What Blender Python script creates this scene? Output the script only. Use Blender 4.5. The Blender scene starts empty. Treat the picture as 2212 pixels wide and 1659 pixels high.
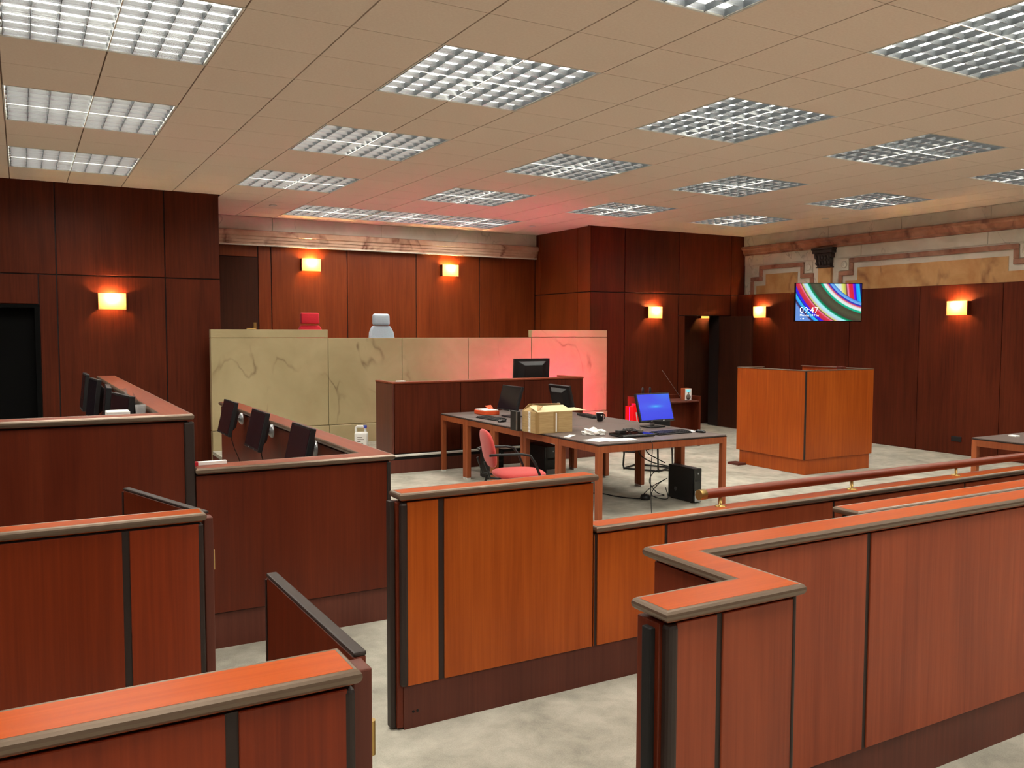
import bpy, bmesh, math, random
from mathutils import Vector, Matrix
random.seed(7)
sc = bpy.context.scene
COL = sc.collection
PI = math.pi
R = math.radians

# ------------------------------------------------------------------ camera
CAMZ, CE = 1.775, 3.55
yaw, pitch, roll = .516738, -.06151, .002264
cy, sy, cp, sp = math.cos(yaw), math.sin(yaw), math.cos(pitch), math.sin(pitch)
fw = Vector((sy*cp, cy*cp, sp)); rt = Vector((cy, -sy, 0)); up = rt.cross(fw)
rt2 = rt*math.cos(roll) + up*math.sin(roll); up2 = up*math.cos(roll) - rt*math.sin(roll)
cam = bpy.data.cameras.new('camera'); cam.sensor_fit = 'HORIZONTAL'; cam.sensor_width = 36
cam.lens = 1860.9/2212*36; cam.clip_start = .05; cam.clip_end = 200
co = bpy.data.objects.new('camera', cam); COL.objects.link(co)
co.matrix_world = Matrix(((rt2.x, up2.x, -fw.x, 0), (rt2.y, up2.y, -fw.y, 0), (rt2.z, up2.z, -fw.z, CAMZ), (0, 0, 0, 1)))
sc.camera = co

def project(p):
    v = Vector(p) - Vector((0, 0, CAMZ)); d = v.dot(fw)
    if d < .05: return None
    return (1106 + 1860.9*v.dot(rt2)/d, 829.5 - 1860.9*v.dot(up2)/d)

# ------------------------------------------------------------------ world, view
w = bpy.data.worlds.new('world'); sc.world = w; w.use_nodes = True
w.node_tree.nodes['Background'].inputs[0].default_value = (.8, .85, 1, 1)
w.node_tree.nodes['Background'].inputs[1].default_value = .02
sc.view_settings.view_transform = 'Standard'; sc.view_settings.look = 'None'
sc.view_settings.gamma = 1; sc.view_settings.use_curve_mapping = False
sc.view_settings.exposure = 1.9
sc.cycles.max_bounces = 5; sc.cycles.diffuse_bounces = 3; sc.cycles.glossy_bounces = 3
sc.cycles.use_adaptive_sampling = True; sc.cycles.adaptive_threshold = .08; sc.cycles.use_light_tree = False
sc.cycles.transmission_bounces = 4; sc.cycles.sample_clamp_indirect = 6; sc.cycles.caustics_refractive = False
TUBE = 3.0       # ceiling tubes
BULB = 280.0      # sconce bulbs
REDL = 85.0       # red light panel

# ------------------------------------------------------------------ materials
def lin(c):
    return tuple(((v/255)/12.92 if v/255 <= .04045 else ((v/255+.055)/1.055)**2.4) for v in c) + (1,)

def nt(name):
    m = bpy.data.materials.new(name); m.use_nodes = True
    t = m.node_tree; b = t.nodes['Principled BSDF']
    return m, t, b

def plain(name, c, rough=.5, metal=0, emit=0, spec=.5, ec=None):
    m, t, b = nt(name)
    b.inputs['Base Color'].default_value = lin(c); b.inputs['Roughness'].default_value = rough
    b.inputs['Metallic'].default_value = metal; b.inputs['Specular IOR Level'].default_value = spec
    if emit:
        b.inputs['Emission Color'].default_value = lin(ec or c); b.inputs['Emission Strength'].default_value = emit
    return m

def ramp(t, stops, interp='LINEAR'):
    r = t.nodes.new('ShaderNodeValToRGB'); e = r.color_ramp; e.interpolation = interp
    while len(e.elements) < len(stops): e.elements.new(.5)
    for k, (p, c) in enumerate(stops):
        e.elements[k].position = p; e.elements[k].color = lin(c) if max(c) > 1 else tuple(c) + (1,)
    return r

def mapped(t, scale, src='Position', loc=(0, 0, 0)):
    if src == 'Position': g = t.nodes.new('ShaderNodeNewGeometry').outputs['Position']
    else: g = t.nodes.new('ShaderNodeTexCoord').outputs[src]
    m = t.nodes.new('ShaderNodeMapping'); m.inputs['Scale'].default_value = scale; m.inputs['Location'].default_value = loc
    t.links.new(g, m.inputs['Vector']); return m.outputs[0]

def noise(t, vec, scale=1, detail=4, rough=.6, dist=0):
    n = t.nodes.new('ShaderNodeTexNoise'); n.inputs['Scale'].default_value = scale
    n.inputs['Detail'].default_value = detail; n.inputs['Roughness'].default_value = rough
    n.inputs['Distortion'].default_value = dist; t.links.new(vec, n.inputs['Vector']); return n.outputs[0]

def mixc(t, a, b, f, mode='MIX'):
    m = t.nodes.new('ShaderNodeMix'); m.data_type = 'RGBA'; m.blend_type = mode
    for s, v in ((m.inputs['Factor'], f), (m.inputs['A'], a), (m.inputs['B'], b)):
        if hasattr(v, 'is_linked') or hasattr(v, 'links'): t.links.new(v, s)
        elif isinstance(v, (int, float)): s.default_value = v
        else: s.default_value = lin(v) if max(v) > 1 else tuple(v)[:3] + (1,)
    return m.outputs['Result']

def math_(t, op, a, b=None):
    m = t.nodes.new('ShaderNodeMath'); m.operation = op
    for k, v in enumerate((a, b)):
        if v is None: continue
        if isinstance(v, (int, float)): m.inputs[k].default_value = v
        else: t.links.new(v, m.inputs[k])
    return m.outputs[0]

def wood(name, c1, c2, axis='z', rough=.40, coat=.08, var=.10, fine=1.0, spec=.3):
    m, t, b = nt(name)
    hi, lo = 26*fine, .8
    s = {'x': (lo, hi, hi), 'y': (hi, lo, hi), 'z': (hi, hi, lo)}[axis]
    g = noise(t, mapped(t, s), 1.6, 3, .65, .4)
    s2 = {'x': (.5, 3.2, 3.2), 'y': (3.2, .5, 3.2), 'z': (3.2, 3.2, .55)}[axis]
    big = noise(t, mapped(t, s2), 1.0, 3, .55, .6)
    s3 = {'x': (2, 130, 130), 'y': (130, 2, 130), 'z': (130, 130, 2)}[axis]
    fin = noise(t, mapped(t, s3), 1.0, 2, .5)
    f = math_(t, 'ADD', math_(t, 'MULTIPLY', g, .55), math_(t, 'ADD', math_(t, 'MULTIPLY', big, .6), math_(t, 'MULTIPLY', fin, .18)))
    r = ramp(t, [(.42, c2), (.88, c1)]); t.links.new(f, r.inputs[0])
    oi = t.nodes.new('ShaderNodeObjectInfo')
    hsv = t.nodes.new('ShaderNodeHueSaturation'); t.links.new(r.outputs[0], hsv.inputs['Color'])
    t.links.new(math_(t, 'ADD', math_(t, 'MULTIPLY', oi.outputs['Random'], var*2), 1-var), hsv.inputs['Value'])
    t.links.new(hsv.outputs[0], b.inputs['Base Color'])
    rr = math_(t, 'ADD', math_(t, 'MULTIPLY', big, .16), rough-.08); t.links.new(rr, b.inputs['Roughness'])
    b.inputs['Specular IOR Level'].default_value = spec
    b.inputs['Coat Weight'].default_value = coat; b.inputs['Coat Roughness'].default_value = .22
    bp = t.nodes.new('ShaderNodeBump'); bp.inputs['Strength'].default_value = .06; bp.inputs['Distance'].default_value = .002
    t.links.new(fin, bp.inputs['Height']); t.links.new(bp.outputs[0], b.inputs['Normal'])
    return m

def marble(name, base, tint, vein, scale=1.0, width=.02, rough=.28, amount=.8):
    m, t, b = nt(name)
    p = mapped(t, (scale, scale, scale))
    cloud = noise(t, p, 1.3, 4, .55, .4)
    r1 = ramp(t, [(.3, tint), (.68, base)]); t.links.new(cloud, r1.inputs[0])
    n1 = noise(t, mapped(t, (scale*.9, scale*.9, scale*.55), loc=(3.1,1.7,.4)), .75, 4, .5, .5)
    v = math_(t, 'ABSOLUTE', math_(t, 'SUBTRACT', n1, .5))
    r2 = ramp(t, [(0, (1, 1, 1)), (width, (0, 0, 0))]); t.links.new(v, r2.inputs[0])
    mask = noise(t, p, 1.7, 2, .5); r3 = ramp(t, [(.42, (0, 0, 0)), (.66, (1, 1, 1))]); t.links.new(mask, r3.inputs[0])
    fac = math_(t, 'MULTIPLY', math_(t, 'MULTIPLY', r2.outputs[0], r3.outputs[0]), amount)
    c = mixc(t, r1.outputs[0], vein, fac); t.links.new(c, b.inputs['Base Color'])
    b.inputs['Roughness'].default_value = rough
    return m

def carpet_mat():
    m, t, b = nt('carpet')
    n1 = noise(t, mapped(t, (1, 1, 1)), 2.2, 5, .6, .5); n2 = noise(t, mapped(t, (1, 1, 1)), 160, 2, .6)
    n3 = noise(t, mapped(t, (1, 1, 1)), 9, 4, .6, .3)
    f = math_(t, 'ADD', math_(t, 'MULTIPLY', n1, .6), math_(t, 'ADD', math_(t, 'MULTIPLY', n3, .3), math_(t, 'MULTIPLY', n2, .22)))
    r = ramp(t, [(.38, (140, 138, 126)), (.56, (176, 172, 158)), (.74, (203, 199, 184))]); t.links.new(f, r.inputs[0])
    t.links.new(r.outputs[0], b.inputs['Base Color']); b.inputs['Roughness'].default_value = .95
    b.inputs['Specular IOR Level'].default_value = .1
    bp = t.nodes.new('ShaderNodeBump'); bp.inputs['Strength'].default_value = .5; bp.inputs['Distance'].default_value = .004
    t.links.new(n2, bp.inputs['Height']); t.links.new(bp.outputs[0], b.inputs['Normal'])
    return m

def tile_mat():
    m, t, b = nt('ceiling_tile')
    n = noise(t, mapped(t, (1, 1, 1)), 60, 3, .6)
    r = ramp(t, [(.3, (240, 222, 206)), (.7, (247, 231, 215))]); t.links.new(n, r.inputs[0])
    t.links.new(r.outputs[0], b.inputs['Base Color']); b.inputs['Roughness'].default_value = .9
    b.inputs['Specular IOR Level'].default_value = .15
    return m

def cloth(name, c):
    m, t, b = nt(name)
    n = noise(t, mapped(t, (1, 1, 1)), 220, 2, .5)
    r = ramp(t, [(.3, tuple(int(v*.88) for v in c)), (.7, c)]); t.links.new(n, r.inputs[0])
    t.links.new(r.outputs[0], b.inputs['Base Color']); b.inputs['Roughness'].default_value = .9
    b.inputs['Sheen Weight'].default_value = .2
    return m

def cardboard():
    m, t, b = nt('cardboard')
    n = noise(t, mapped(t, (3, 3, 40)), 3, 3, .5)
    r = ramp(t, [(.3, (176, 146, 98)), (.7, (196, 166, 116))]); t.links.new(n, r.inputs[0])
    t.links.new(r.outputs[0], b.inputs['Base Color']); b.inputs['Roughness'].default_value = .85
    return m

M = {}
M['wood'] = wood('mahogany_veneer', (114, 44, 19), (82, 26, 11))  # barrier veneers differ partly in wood, partly by illumination put into their colours
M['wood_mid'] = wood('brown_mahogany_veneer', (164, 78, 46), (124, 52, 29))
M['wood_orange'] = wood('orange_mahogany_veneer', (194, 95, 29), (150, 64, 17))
M['wood_back'] = wood('warm_lit_mahogany', (132, 59, 20), (98, 37, 11))  # more orange than the other walls: warm recess light put into the colour
M['wood_wall'] = wood('wall_mahogany', (97, 40, 21), (62, 22, 11), rough=.48, coat=0, spec=.14)
M['wood_plinth'] = wood('plinth_mahogany', (108, 56, 42), (80, 38, 28), rough=.5, coat=.1)
M['wood_cap_x'] = wood('cap_mahogany_lengthwise', (188, 84, 22), (158, 62, 13), axis='x', rough=.3, coat=0, spec=.14)
M['wood_cap_y'] = wood('cap_mahogany_crosswise', (188, 84, 22), (158, 62, 13), axis='y', rough=.3, coat=0, spec=.14)
M['wood_cap_dull'] = wood('dull_cap_mahogany', (142, 70, 44), (116, 50, 30), axis='y', rough=.42, coat=0, spec=.2)
M['wood_red'] = wood('red_mahogany_veneer', (142, 54, 20), (104, 34, 12))
M['wood_table'] = wood('table_teak', (172, 94, 54), (132, 62, 34), rough=.45, coat=.05)
M['wood_rail'] = wood('handrail_mahogany', (142, 62, 34), (104, 38, 20), axis='x', rough=.32, coat=.15)
M['wood_dark'] = wood('dark_door_veneer', (74, 38, 24), (50, 25, 16), rough=.6, coat=0, spec=.15)
M['wood_black'] = plain('black_stained_wood', (9, 9, 9), .9, spec=.1)
M['core'] = plain('dark_core', (30, 16, 12), .7)
M['strip'] = plain('dark_inlay', (44, 32, 27), .5)
M['mould'] = plain('bronze_brown_edging', (122, 104, 88), .28, .45)
M['carpet'] = carpet_mat()
M['tile'] = tile_mat()
M['gap'] = plain('ceiling_grid_backing', (150, 124, 106), .9)  # darker backing seen through the joints between tiles
M['white_metal'] = plain('white_enamel', (236, 234, 226), .4)
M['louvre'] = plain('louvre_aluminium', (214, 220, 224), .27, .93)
M['louvre_dark'] = plain('dark_reflection_louvre', (120, 126, 130), .3, .95)  # same aluminium blades; their dark sideways reflection is put into the colour
M['tube'] = plain('fluorescent_tube', (255, 255, 255), .5, 0, TUBE, ec=(255, 250, 238))
M['marble_bench'] = marble('bench_marble', (182, 166, 128), (164, 148, 110), (108, 88, 60), 1.15, .010, .35, .8)
M['marble_white'] = marble('white_marble', (240, 232, 215), (216, 208, 190), (140, 128, 112), 1.8, .008, .3, .6)
M['marble_pink'] = marble('pink_marble', (190, 142, 118), (158, 104, 82), (92, 50, 40), 3.0, .06, .3, .8)
M['marble_cornice'] = marble('veined_cornice_marble', (224, 190, 164), (200, 154, 128), (112, 56, 42), 2.2, .05, .25, .85)
M['marble_amber'] = marble('amber_marble', (226, 180, 124), (200, 142, 84), (140, 84, 48), 2.2, .05, .3, .75)
M['marble_dark'] = plain('dark_bronze_marble', (52, 42, 40), .4)
M['black_plastic'] = plain('black_plastic', (24, 24, 26), .42)
M['black_gloss'] = plain('black_gloss', (14, 14, 16), .15)
M['screen_dark'] = plain('dark_screen', (30, 26, 34), .2)
M['grey_metal'] = plain('brushed_steel', (170, 170, 170), .32, .9)
M['silver'] = plain('silver_plastic', (176, 178, 180), .3, .5)
M['brass'] = plain('brass', (196, 164, 98), .3, .85)
M['black_metal'] = plain('black_tube', (26, 26, 27), .4, .3)
M['tabletop'] = plain('taupe_laminate', (104, 91, 86), .45, spec=.35)
M['edge_dark'] = plain('dark_edge', (40, 26, 22), .5)
M['white'] = plain('white_plastic', (240, 240, 236), .4)
M['paper'] = plain('white_paper', (244, 243, 238), .8)
M['red_cloth'] = cloth('coral_red_cloth', (214, 72, 68))
M['judge_red'] = cloth('bright_red_cloth', (226, 30, 52))
M['judge_grey'] = cloth('pale_blue_grey_cloth', (176, 190, 202))
M['blue'] = plain('blue_plastic', (40, 60, 160), .4)
M['card'] = cardboard()
M['card_in'] = plain('cardboard_pale_inside', (226, 208, 164), .85)
M['tape'] = plain('brown_tape', (166, 134, 84), .3)
M['print'] = plain('brown_print', (120, 62, 34), .7)
M['orange'] = plain('orange_print', (232, 88, 38), .6)
M['red_lamp'] = plain('red_lamp_housing', (205, 16, 24), .25, 0, .12, ec=(255, 20, 30))
M['red_glow'] = plain('red_lamp_face', (255, 30, 50), .5, 0, REDL, ec=(255, 10, 120))
M['bulb'] = plain('warm_bulb', (255, 200, 120), .5, 0, BULB, ec=(255, 196, 126))
M['grille'] = plain('speaker_grille', (110, 100, 92), .7)
M['lcd'] = plain('cyan_display', (120, 200, 210), .4, 0, .2, ec=(110, 210, 225))
M['white_text'] = plain('white_lettering', (255, 255, 255), .5, 0, .28)
M['skirt_black'] = plain('black_gap', (10, 9, 9), .7)

def shade_mat():
    m, t, b = nt('sconce_shade')
    t.nodes.remove(b); o = t.nodes['Material Output']
    d = t.nodes.new('ShaderNodeBsdfDiffuse'); tr = t.nodes.new('ShaderNodeBsdfTranslucent'); mx = t.nodes.new('ShaderNodeMixShader')
    d.inputs[0].default_value = lin((205, 180, 150)); tr.inputs[0].default_value = lin((178, 136, 96)); mx.inputs[0].default_value = .6
    t.links.new(d.outputs[0], mx.inputs[1]); t.links.new(tr.outputs[0], mx.inputs[2]); t.links.new(mx.outputs[0], o.inputs[0])
    return m
M['shade'] = shade_mat()

def emis(name, strength=1.0):
    m, t, b = nt(name)
    b.inputs['Base Color'].default_value = (.01, .01, .01, 1); b.inputs['Roughness'].default_value = .25
    b.inputs['Emission Strength'].default_value = strength
    return m, t, b

def tv_mat():                                   # striped picture on the screen; screen-local x 0..1.78, z 0..1
    m, t, b = emis('television_picture', .25)
    s = t.nodes.new('ShaderNodeSeparateXYZ'); t.links.new(t.nodes.new('ShaderNodeTexCoord').outputs['Generated'], s.inputs[0])
    u = math_(t, 'MULTIPLY', s.outputs[0], 1.757); v = s.outputs[2]
    dx = math_(t, 'SUBTRACT', u, 2.14); dy = math_(t, 'SUBTRACT', v, 1.897)
    r = math_(t, 'SQRT', math_(t, 'ADD', math_(t, 'MULTIPLY', dx, dx), math_(t, 'MULTIPLY', dy, dy)))
    f = math_(t, 'DIVIDE', math_(t, 'SUBTRACT', r, 1.4), 1.5)
    st = [(1.44, (16, 20, 110)), (1.455, (90, 150, 235)), (1.515, (120, 190, 250)), (1.53, (40, 60, 190)), (1.555, (70, 50, 170)), (1.58, (225, 80, 100)),
          (1.605, (235, 190, 190)), (1.63, (235, 245, 245)), (1.675, (225, 250, 245)), (1.69, (10, 190, 150)), (1.73, (20, 170, 130)), (1.745, (70, 70, 52)),
          (1.86, (84, 84, 62)), (1.97, (70, 60, 50)), (2.0, (0, 110, 70)), (2.035, (0, 160, 110)), (2.055, (160, 250, 250)), (2.10, (190, 240, 250)), (2.135, (205, 205, 235)),
          (2.165, (225, 225, 120)), (2.195, (90, 30, 40)), (2.215, (240, 130, 160)), (2.25, (225, 50, 70)), (2.34, (190, 40, 70)), (2.355, (60, 30, 220)), (2.40, (50, 40, 255)),
          (2.42, (10, 30, 130)), (2.45, (60, 200, 255)), (2.50, (40, 150, 250)), (2.52, (20, 20, 70)), (2.56, (90, 70, 130)), (2.575, (105, 150, 225))]
    cr = ramp(t, [((p-1.4)/1.5, c) for p, c in st]); t.links.new(f, cr.inputs[0])
    fan = [(1.02, (200, 250, 255)), (1.12, (190, 235, 245)), (1.17, (230, 230, 240)), (1.24, (225, 235, 110)), (1.30, (200, 190, 90)), (1.335, (110, 30, 40)),
           (1.37, (250, 150, 190)), (1.41, (230, 40, 60)), (1.50, (215, 40, 60)), (1.53, (110, 30, 240)), (1.575, (40, 10, 200)), (1.60, (20, 150, 250)), (1.68, (20, 200, 255)), (1.70, (20, 20, 110))]
    uu = math_(t, 'SUBTRACT', u, math_(t, 'MULTIPLY', math_(t, 'SUBTRACT', v, 1.0), -.12))
    fr = ramp(t, [((p-1.0)/.76, c) for p, c in fan]); t.links.new(math_(t, 'DIVIDE', math_(t, 'SUBTRACT', uu, 1.0), .76), fr.inputs[0])
    c = mixc(t, cr.outputs[0], fr.outputs[0], math_(t, 'LESS_THAN', r, 1.44))
    t.links.new(c, b.inputs['Emission Color']); return m
M['tv'] = tv_mat()

def desktop_mat():
    m, t, b = emis('blue_desktop', .25)
    g = t.nodes.new('ShaderNodeTexCoord').outputs['Generated']
    s = t.nodes.new('ShaderNodeSeparateXYZ'); t.links.new(g, s.inputs[0])
    dx = math_(t, 'MULTIPLY', math_(t, 'SUBTRACT', s.outputs[0], .52), 1.5); dy = math_(t, 'MULTIPLY', math_(t, 'SUBTRACT', s.outputs[2], .52), 5)
    d = math_(t, 'SQRT', math_(t, 'ADD', math_(t, 'MULTIPLY', dx, dx), math_(t, 'MULTIPLY', dy, dy)))
    r = ramp(t, [(0, (60, 190, 255)), (.18, (40, 130, 245)), (.42, (42, 78, 240)), (1, (40, 58, 236))]); t.links.new(d, r.inputs[0])
    dx2 = math_(t, 'SUBTRACT', s.outputs[0], .85); dy2 = math_(t, 'SUBTRACT', s.outputs[2], 1.0)
    d2 = math_(t, 'SQRT', math_(t, 'ADD', math_(t, 'MULTIPLY', dx2, dx2), math_(t, 'MULTIPLY', dy2, dy2)))
    r2 = ramp(t, [(0, (1, 1, 1)), (.45, (0, 0, 0))]); t.links.new(d2, r2.inputs[0])
    t.links.new(mixc(t, r.outputs[0], (30, 120, 245), math_(t, 'MULTIPLY', r2.outputs[0], .7)), b.inputs['Emission Color']); return m
M['desktop'] = desktop_mat()

# ------------------------------------------------------------------ helpers
def origin(o):
    v = Vector((0, 0, 0))
    while o is not None:
        v += o.location; o = o.parent
    return v

class MB:
    def __init__(self): self.v = []; self.f = []; self.sm = []
    def add(self, vs, fs, smooth=False):
        n = len(self.v); self.v += [tuple(p) for p in vs]
        self.f += [tuple(i+n for i in f) for f in fs]; self.sm += [smooth]*len(fs); return self
    def box(self, x0, x1, y0, y1, z0, z1):
        if x0 > x1: x0, x1 = x1, x0
        if y0 > y1: y0, y1 = y1, y0
        return self.add([(x0,y0,z0),(x1,y0,z0),(x1,y1,z0),(x0,y1,z0),(x0,y0,z1),(x1,y0,z1),(x1,y1,z1),(x0,y1,z1)],
                        [(0,3,2,1),(4,5,6,7),(0,1,5,4),(1,2,6,5),(2,3,7,6),(3,0,4,7)])
    def prism(self, poly, z0, z1):              # ccw XY polygon
        n = len(poly)
        return self.add([(x,y,z0) for x,y in poly]+[(x,y,z1) for x,y in poly],
                        [tuple(range(n-1,-1,-1)), tuple(range(n,2*n))]+[(i,(i+1)%n,(i+1)%n+n,i+n) for i in range(n)])
    def prism_y(self, poly, y0, y1):            # polygon in XZ (ccw seen from -Y)
        n = len(poly)
        return self.add([(x,y0,z) for x,z in poly]+[(x,y1,z) for x,z in poly],
                        [tuple(range(n)), tuple(range(2*n-1,n-1,-1))]+[(i+n,(i+1)%n+n,(i+1)%n,i) for i in range(n)])
    def prism_x(self, poly, x0, x1):            # polygon in YZ (ccw seen from +X)
        n = len(poly)
        return self.add([(x0,y,z) for y,z in poly]+[(x1,y,z) for y,z in poly],
                        [tuple(range(n-1,-1,-1)), tuple(range(n,2*n))]+[(i,(i+1)%n,(i+1)%n+n,i+n) for i in range(n)])
    def lathe(self, prof, c=(0,0,0), n=16, axis='z'):   # prof [(r, h)]
        vs, fs = [], []
        for r, h in prof:
            for k in range(n):
                a = 2*PI*k/n; p = (r*math.cos(a), r*math.sin(a), h)
                if axis == 'x': p = (p[2], p[0], p[1])
                if axis == 'y': p = (p[1], p[2], p[0])
                vs.append((p[0]+c[0], p[1]+c[1], p[2]+c[2]))
        for j in range(len(prof)-1):
            for k in range(n): fs.append((j*n+k, j*n+(k+1)%n, (j+1)*n+(k+1)%n, (j+1)*n+k))
        self.add(vs, fs, True)
        m = len(prof)-1
        self.add(vs[:n], [tuple(range(n-1,-1,-1))]); self.add(vs[m*n:], [tuple(range(n))]); return self
    def tube(self, path, r, n=8):
        path = [Vector(p) for p in path]; vs = []; fs = []; ref = None
        for i, p in enumerate(path):
            d = (path[min(i+1, len(path)-1)] - path[max(i-1, 0)]).normalized()
            if ref is None: ref = d.orthogonal().normalized()
            ref = (ref - d*ref.dot(d)).normalized(); b = d.cross(ref)
            for k in range(n):
                a = 2*PI*k/n; vs.append(p + (ref*math.cos(a) + b*math.sin(a))*r)
        for i in range(len(path)-1):
            for k in range(n): fs.append((i*n+k, i*n+(k+1)%n, (i+1)*n+(k+1)%n, (i+1)*n+k))
        self.add(vs, fs, True); L = len(path)-1
        self.add(vs[:n], [tuple(range(n-1,-1,-1))]); self.add(vs[L*n:], [tuple(range(n))]); return self
    def sweep(self, path, prof, closed=False):  # XY path, outward = right of travel; prof [(out, z)]
        n = len(path); m = len(prof); vs = []
        def nrm(a, b): d = Vector((b[0]-a[0], b[1]-a[1])).normalized(); return Vector((d.y, -d.x))
        for i in range(n):
            if closed: n0, n1 = nrm(path[i-1], path[i]), nrm(path[i], path[(i+1) % n])
            else: n0 = nrm(path[max(i-1,0)], path[max(i,1)]); n1 = nrm(path[min(i,n-2)], path[min(i+1,n-1)])
            mt = (n0+n1); mt = mt/max(.2, mt.dot(n1))
            for o, z in prof: vs.append((path[i][0]+mt.x*o, path[i][1]+mt.y*o, z))
        fs = []
        for i in range(n if closed else n-1):
            j = (i+1) % n
            for k in range(m): fs.append((i*m+k, j*m+k, j*m+(k+1)%m, i*m+(k+1)%m))
        self.add(vs, fs)
        if not closed: self.add(vs[:m], [tuple(range(m-1,-1,-1))]); self.add(vs[(n-1)*m:], [tuple(range(m))])
        return self
    def build(self, name, mat, parent=None, bevel=0, seg=2, local=False, smooth=False):
        o0 = Vector((0,0,0)) if (local or parent is None) else origin(parent)
        me = bpy.data.meshes.new(name)
        me.from_pydata([(x-o0.x, y-o0.y, z-o0.z) for x,y,z in self.v], [], self.f); me.validate()
        bm = bmesh.new(); bm.from_mesh(me); bmesh.ops.recalc_face_normals(bm, faces=bm.faces)
        bm.to_mesh(me); bm.free()
        if len(me.polygons) == len(self.sm):
            for p, s in zip(me.polygons, self.sm): p.use_smooth = s or smooth
        me.materials.append(M[mat] if isinstance(mat, str) else mat)
        o = bpy.data.objects.new(name, me); COL.objects.link(o)
        if parent: o.parent = parent
        if bevel:
            b = o.modifiers.new('edge', 'BEVEL'); b.width = bevel; b.segments = seg; b.limit_method = 'ANGLE'; b.angle_limit = R(40)
            if seg > 2:
                for p in me.polygons: p.use_smooth = True
        return o

def tag(o, label=None, cat=None, group=None, kind=None):
    if label: o['label'] = label
    if cat: o['category'] = cat
    if group: o['group'] = group
    if kind: o['kind'] = kind
    return o
def thing(name, label, cat, loc=(0,0,0), rotz=0, group=None):
    o = bpy.data.objects.new(name, None); COL.objects.link(o); o.empty_display_size = .1
    o.location = loc; o.rotation_euler = (0,0,rotz); return tag(o, label, cat, group)
def struct(o): o['kind'] = 'structure'; return o
def box(name, mat, parent, x0, x1, y0, y1, z0, z1, bevel=0, seg=2, local=False):
    return MB().box(x0,x1,y0,y1,z0,z1).build(name, mat, parent, bevel, seg, local)
def dup(root, loc, rotz=0, label=None, group=None):
    r = root.copy(); COL.objects.link(r); r.location = loc; r.rotation_euler = (0,0,rotz)
    if label: r['label'] = label
    if group: r['group'] = group
    for ch in list(root.children):
        c = ch.copy(); COL.objects.link(c); c.parent = r
        for g in list(ch.children):
            d = g.copy(); COL.objects.link(d); d.parent = c
    return r
def text(name, body, size, mat, parent, loc, rot, extrude=.0006, align='LEFT'):
    cu = bpy.data.curves.new(name, 'FONT'); cu.body = body; cu.size = size; cu.extrude = extrude; cu.align_x = align
    cu.materials.append(M[mat]); cu.resolution_u = 3
    cu.offset = -.012*size
    tmp = bpy.data.objects.new(name, cu); COL.objects.link(tmp)
    me = bpy.data.meshes.new_from_object(tmp.evaluated_get(bpy.context.evaluated_depsgraph_get()))
    bpy.data.objects.remove(tmp); bpy.data.curves.remove(cu)
    o = bpy.data.objects.new(name, me); COL.objects.link(o); o.parent = parent; o.location = loc; o.rotation_euler = rot
    return o

# ------------------------------------------------------------------ room shell
XL, XR, XM, YF = -3.6, 11.74, 11.92, -3.1
YL, YB, YK = 11.83, 13.9, 12.07          # rear wall left part, recess rear wall, right block face
X1, X2 = 2.29, 8.39                      # recess side walls
floor = struct(box('floor', 'carpet', None, XL-.2, XM+.3, YF-.2, YB+1.2, -.12, 0))

def wall(name, x0, x1, y0, y1, z0=0, z1=CE+.35, mat='core'):
    return struct(box(name, mat, None, x0, x1, y0, y1, z0, z1))
G = .007
def panels(parent, axis, plane, out, rects, mat='wood_wall', th=.016, g=G):
    """rects (a0,a1,z0,z1) along the wall; out = outward direction sign on the other axis"""
    for a0, a1, z0, z1 in rects:
        a0 += g; a1 -= g; z0 += g; z1 -= g
        lo, hi = sorted((plane, plane-out*th))
        if axis == 'x': box('panel', mat, parent, a0, a1, lo, hi, z0, z1, .003, 1)
        else: box('panel', mat, parent, lo, hi, a0, a1, z0, z1, .003, 1)

TH = .016
# rear wall, left part (black doorway at its left)
wl = wall('wall_rear_left', .19, X1, YL+TH, YL+.3)
wl2 = wall('wall_rear_far_left', XL-.2, -.75, YL+TH, YL+.3)
wl3 = wall('wall_rear_left_lintel', -.75, .19, YL+TH, YL+.3, 2.08)
ZJ = 2.443
panels(wl, 'x', YL, -1, [(.19,.385,0,ZJ),(.385,1.616,0,ZJ),(1.616,X1+.006,0,ZJ),(.385,1.616,ZJ,CE+.02),(1.616,X1+.006,ZJ,CE+.02)])
panels(wl3, 'x', YL, -1, [(-.83,.385,ZJ,CE+.02),(-.75,.19,2.08,ZJ)])
panels(wl2, 'x', YL, -1, [(-2.06,-.83,0,ZJ),(-2.06,-.83,ZJ,CE+.02),(XL,-2.06,0,ZJ),(XL,-2.06,ZJ,CE+.02)])
d1 = struct(box('door_1', 'wood_black', None, -.70, .14, YL+.10, YL+.15, 0, 2.04))
fr = MB().box(-.75,-.70,YL-.01,YL+.2,0,2.08).box(.14,.19,YL-.01,YL+.2,0,2.08).box(-.70,.14,YL-.01,YL+.2,2.04,2.08)
fr.build('door_frame', 'wood_black', d1)
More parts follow.
